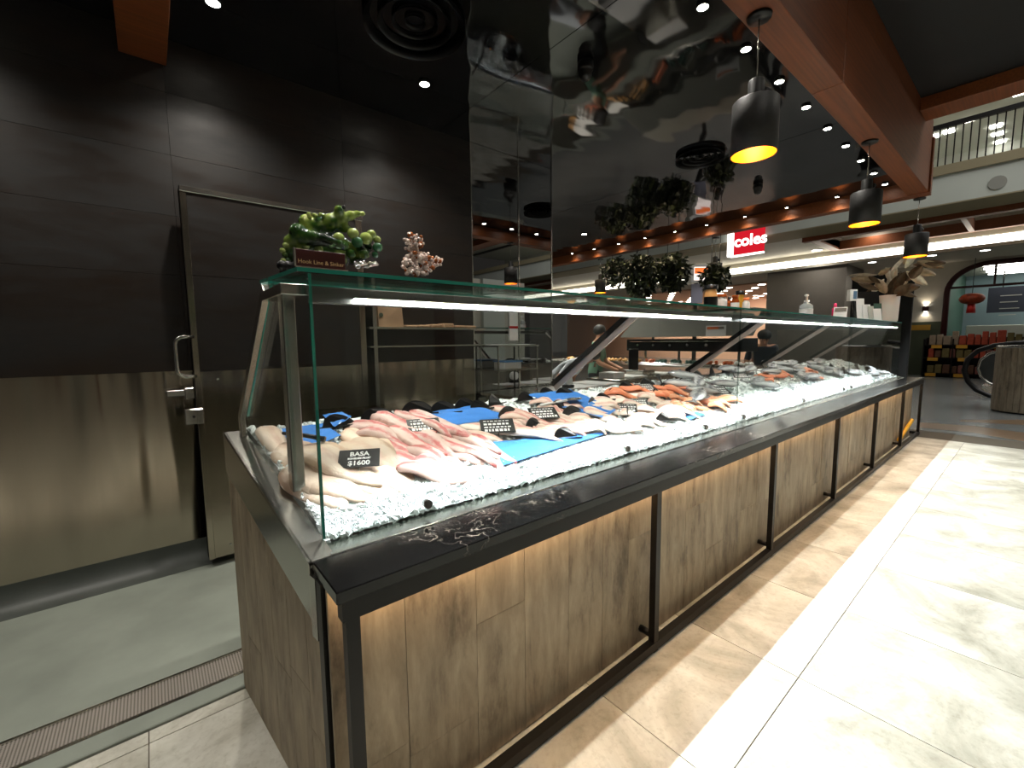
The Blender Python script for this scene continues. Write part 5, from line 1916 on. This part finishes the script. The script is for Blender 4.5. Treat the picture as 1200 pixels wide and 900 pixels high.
# lantern
p = PX(1139, 350, 22.4)
ln = empty('paper_lantern', (p.x, p.y, p.z), 'red and gold round lantern with a tassel hanging in the arch', 'lantern')
MB().lathe([(0.06 + 0.27 * math.sin(math.pi * i / 12), 0.19 * -math.cos(math.pi * i / 12)) for i in range(13)], p, 20).build('lantern_body', plain('lantern_red', (150, 58, 24), 0.5, 0, 0.5, 8), ln)
MB().tube([p + Vector((0, 0, -0.19)), p + Vector((0, 0, -0.50))], [0.10, 0.12], 12).build('tassel', 'red', ln)
MB().tube([p + Vector((0, 0, 0.19)), (p.x, p.y, 4.2)], 0.01, 6).build('cord', 'black', ln)
# menu board
a, b_ = PX(1156, 364, 27), PX(1186, 343, 27)
mbn = empty('menu_board', (27, (a.y + b_.y) / 2, a.z), 'dark menu board with rows of white print inside the arched shop', 'menu board')
MB().box(27, 27.05, b_.y - 0.6, a.y, a.z - 0.1, b_.z + 0.25).build('board', 'navy_shirt', mbn)
mbo = mbn.children[0]
rr = random.Random(3)
for k in range(4):
    z = b_.z - 0.1 - k * 0.26
    MB().box(26.98, 26.995, a.y - 1.0 + rr.uniform(0, 0.3), a.y - 0.35, z - 0.016, z + 0.016).build('print_line', 'pale_steel', mbo)
MB().tube([(27.02, a.y - 0.4, b_.z + 0.25), (27.02, a.y - 0.4, ZS)], 0.02, 6).build('hanger', 'black', mbn)
# shop counter block inside
cb = MB().box(25.0, 25.8, -6, 1.9, 0, 1.9)
tag(cb.build('shop_counter', 'mall_white', None, 0.02), 'pale service counter inside the arched shop', 'counter')

# grocery shelving with packets
XSH = 22.4
y0_, y1_ = PX(1083, 415, XSH).y, PX(1145, 415, XSH).y
gs = empty('grocery_shelf', (XSH, (y0_ + y1_) / 2, 0), 'dark three-tier grocery shelf before the arched shop', 'shelf')
zsh = [0.15, 0.72, 1.18]
for z in zsh:
    MB().box(XSH - 0.25, XSH + 0.25, y1_ - 1.6, y0_, z - 0.04, z).build('shelf_board', 'black_metal', gs)
MB().box(XSH + 0.25, XSH + 0.28, y1_ - 1.6, y0_, 0, 1.45).build('back_panel', 'black_metal', gs)
for y in (y0_, y1_ + 0.6, y1_ - 1.6):
    MB().box(XSH - 0.25, XSH + 0.28, y - 0.02, y + 0.02, 0, 1.4).build('side_panel', 'black_metal', gs)
rr = random.Random(6)
for z in zsh:
    for k in range(5):
        y = y0_ - 0.3 - k * 0.75 + rr.uniform(-0.1, 0.1)
        MB().box(XSH - 0.262, XSH - 0.251, y - 0.14, y + 0.14, z - 0.12, z + 0.0).build('shelf_ticket', plain('ticket_yellow', (206, 196, 70), 0.6) if k == 0 and z == zsh[0] else 'ticket', gs) if False else MB().box(XSH - 0.262, XSH - 0.251, y - 0.14, y + 0.14, z - 0.12, z + 0.0).build('shelf_ticket', 'mustard', gs)
pcol = {'cream': (150, 132, 112), 'pink': (130, 82, 74), 'orange-red': (170, 72, 50), 'olive': (112, 100, 60), 'brown': (96, 66, 50)}
for n_, c_ in pcol.items():
    M['pack_' + n_] = plain('pack_' + n_, c_, 0.5, 0, 0.15, 12)
for ti, z in enumerate(zsh):
    y = y0_ - 0.12
    k = 0
    while y > y1_ - 1.5:
        wd = rr.uniform(0.14, 0.22)
        hh = rr.uniform(0.26, 0.34) if ti < 2 else rr.uniform(0.26, 0.52)
        if ti == 2:
            cn = 'cream' if k < 4 else ('orange-red' if k < 10 else ('olive' if k < 14 else 'brown'))
        else:
            cn = rr.choice(('pink', 'brown', 'cream', 'orange-red', 'olive')) if ti == 1 else rr.choice(('pink', 'brown', 'olive'))
        o = MB().box(XSH - 0.22, XSH - 0.02, y - wd, y - 0.015, z + 0.001, z + hh).build('grocery_packet', 'pack_' + cn, None, 0.015)
        tag(o, cn + ' grocery packet on the ' + ('bottom', 'middle', 'top')[ti] + ' tier of the dark shelf by the arch', 'packet', 'packets on the ' + ('bottom', 'middle', 'top') [ti] + ' tier')
        y -= wd + 0.01
        k += 1

# round wooden-slat bin housing
bc = Vector((13.1, 0.02, 0))
zb = PX(1170, 405, 12.9).z
bn = empty('round_bin', bc, 'round grey-brown slatted timber bin housing on the mall floor', 'bin')
MB().lathe([(0.0001, 0.0), (0.50, 0.0), (0.50, zb - 0.04), (0.0001, zb - 0.04)], bc, 40).build('core', 'black_matt', bn)
for k in range(36):
    a = 2 * math.pi * k / 36
    c, s = math.cos(a), math.sin(a)
    o = MB().obox(bc + Vector((0.515 * c, 0.515 * s, zb / 2)), Vector((-s, c, 0)) * 0.043, Vector((c, s, 0)) * 0.012, (0, 0, zb / 2 - 0.03))
    o.build('slat', 'plank', bn)
MB().lathe([(0.40, zb - 0.04), (0.53, zb - 0.04), (0.53, zb), (0.40, zb)], bc, 40).build('top_ring', 'steel', bn)
# escalator end: black handrail loop on glass balustrade
XR = 15.6
es = empty('escalator_end', (XR, 0.3, 0), 'end of an escalator with black handrail loop behind the round bin', 'escalator')
cyl = [PX(1215, 400, XR), PX(1190, 402, XR), PX(1165, 405, XR), PX(1146, 411, XR), PX(1134, 421, XR), PX(1130, 434, XR), PX(1134, 447, XR), PX(1144, 457, XR), PX(1160, 464, XR), PX(1190, 466, XR)]
MB().tube(cyl, 0.055, 8).build('handrail', 'black', es)
inn = [Vector((p.x + 0.02, p.y * 0.80, 0.85 + (p.z - 0.85) * 0.72)) for p in cyl]
MB().tube(inn, 0.03, 8).build('inner_rail', 'steel', es)
MB().prism([Vector((p.x, p.y, p.z)) for p in inn], (0.03, 0, 0)).build('side_panel', 'handrail_panel', es)
MB().box(XR, XR + 4, -2.5, PX(1150, 460, XR).y, 0, 0.28).build('plinth', 'steel', es)
ramp_ = MB().prism([(XR + 0.5, -0.2, 0.28), (XR + 6, -0.2, 0.28), (XR + 6, -0.2, 3.6), (XR + 0.5, -0.2, 1.3)], (0, -0.05, 0))
ramp_.build('glass_side', 'green_wall', es)

# white cutting boards on the preparation benches
for k, (x, y, z, a) in enumerate(((2.2, 3.05, 0.801, 0.0), (4.0, 3.3, 0.981, 0.1), (5.13, 3.68, 0.981, 0.0), (5.88, 3.68, 0.981, 0.05), (6.95, 5.3, 1.081, 0.0), (6.95, 6.0, 1.081, 0.1))):
    o = MB().obox((x, y, z + 0.010), Vector((math.cos(a), math.sin(a), 0)) * 0.16, Vector((-math.sin(a), math.cos(a), 0)) * 0.24, (0, 0, 0.0095)).build('cutting_board', 'white', None, 0.003)
    tag(o, ('white cutting board on the lower bench by the mirror', 'white cutting board at the end of the prep bench', 'white cutting board between carton and scale on the island bench', 'white cutting board at the end of the island bench', 'white cutting board on the long cross bench', 'white cutting board on the long cross bench')[k], 'cutting board', 'white cutting boards')
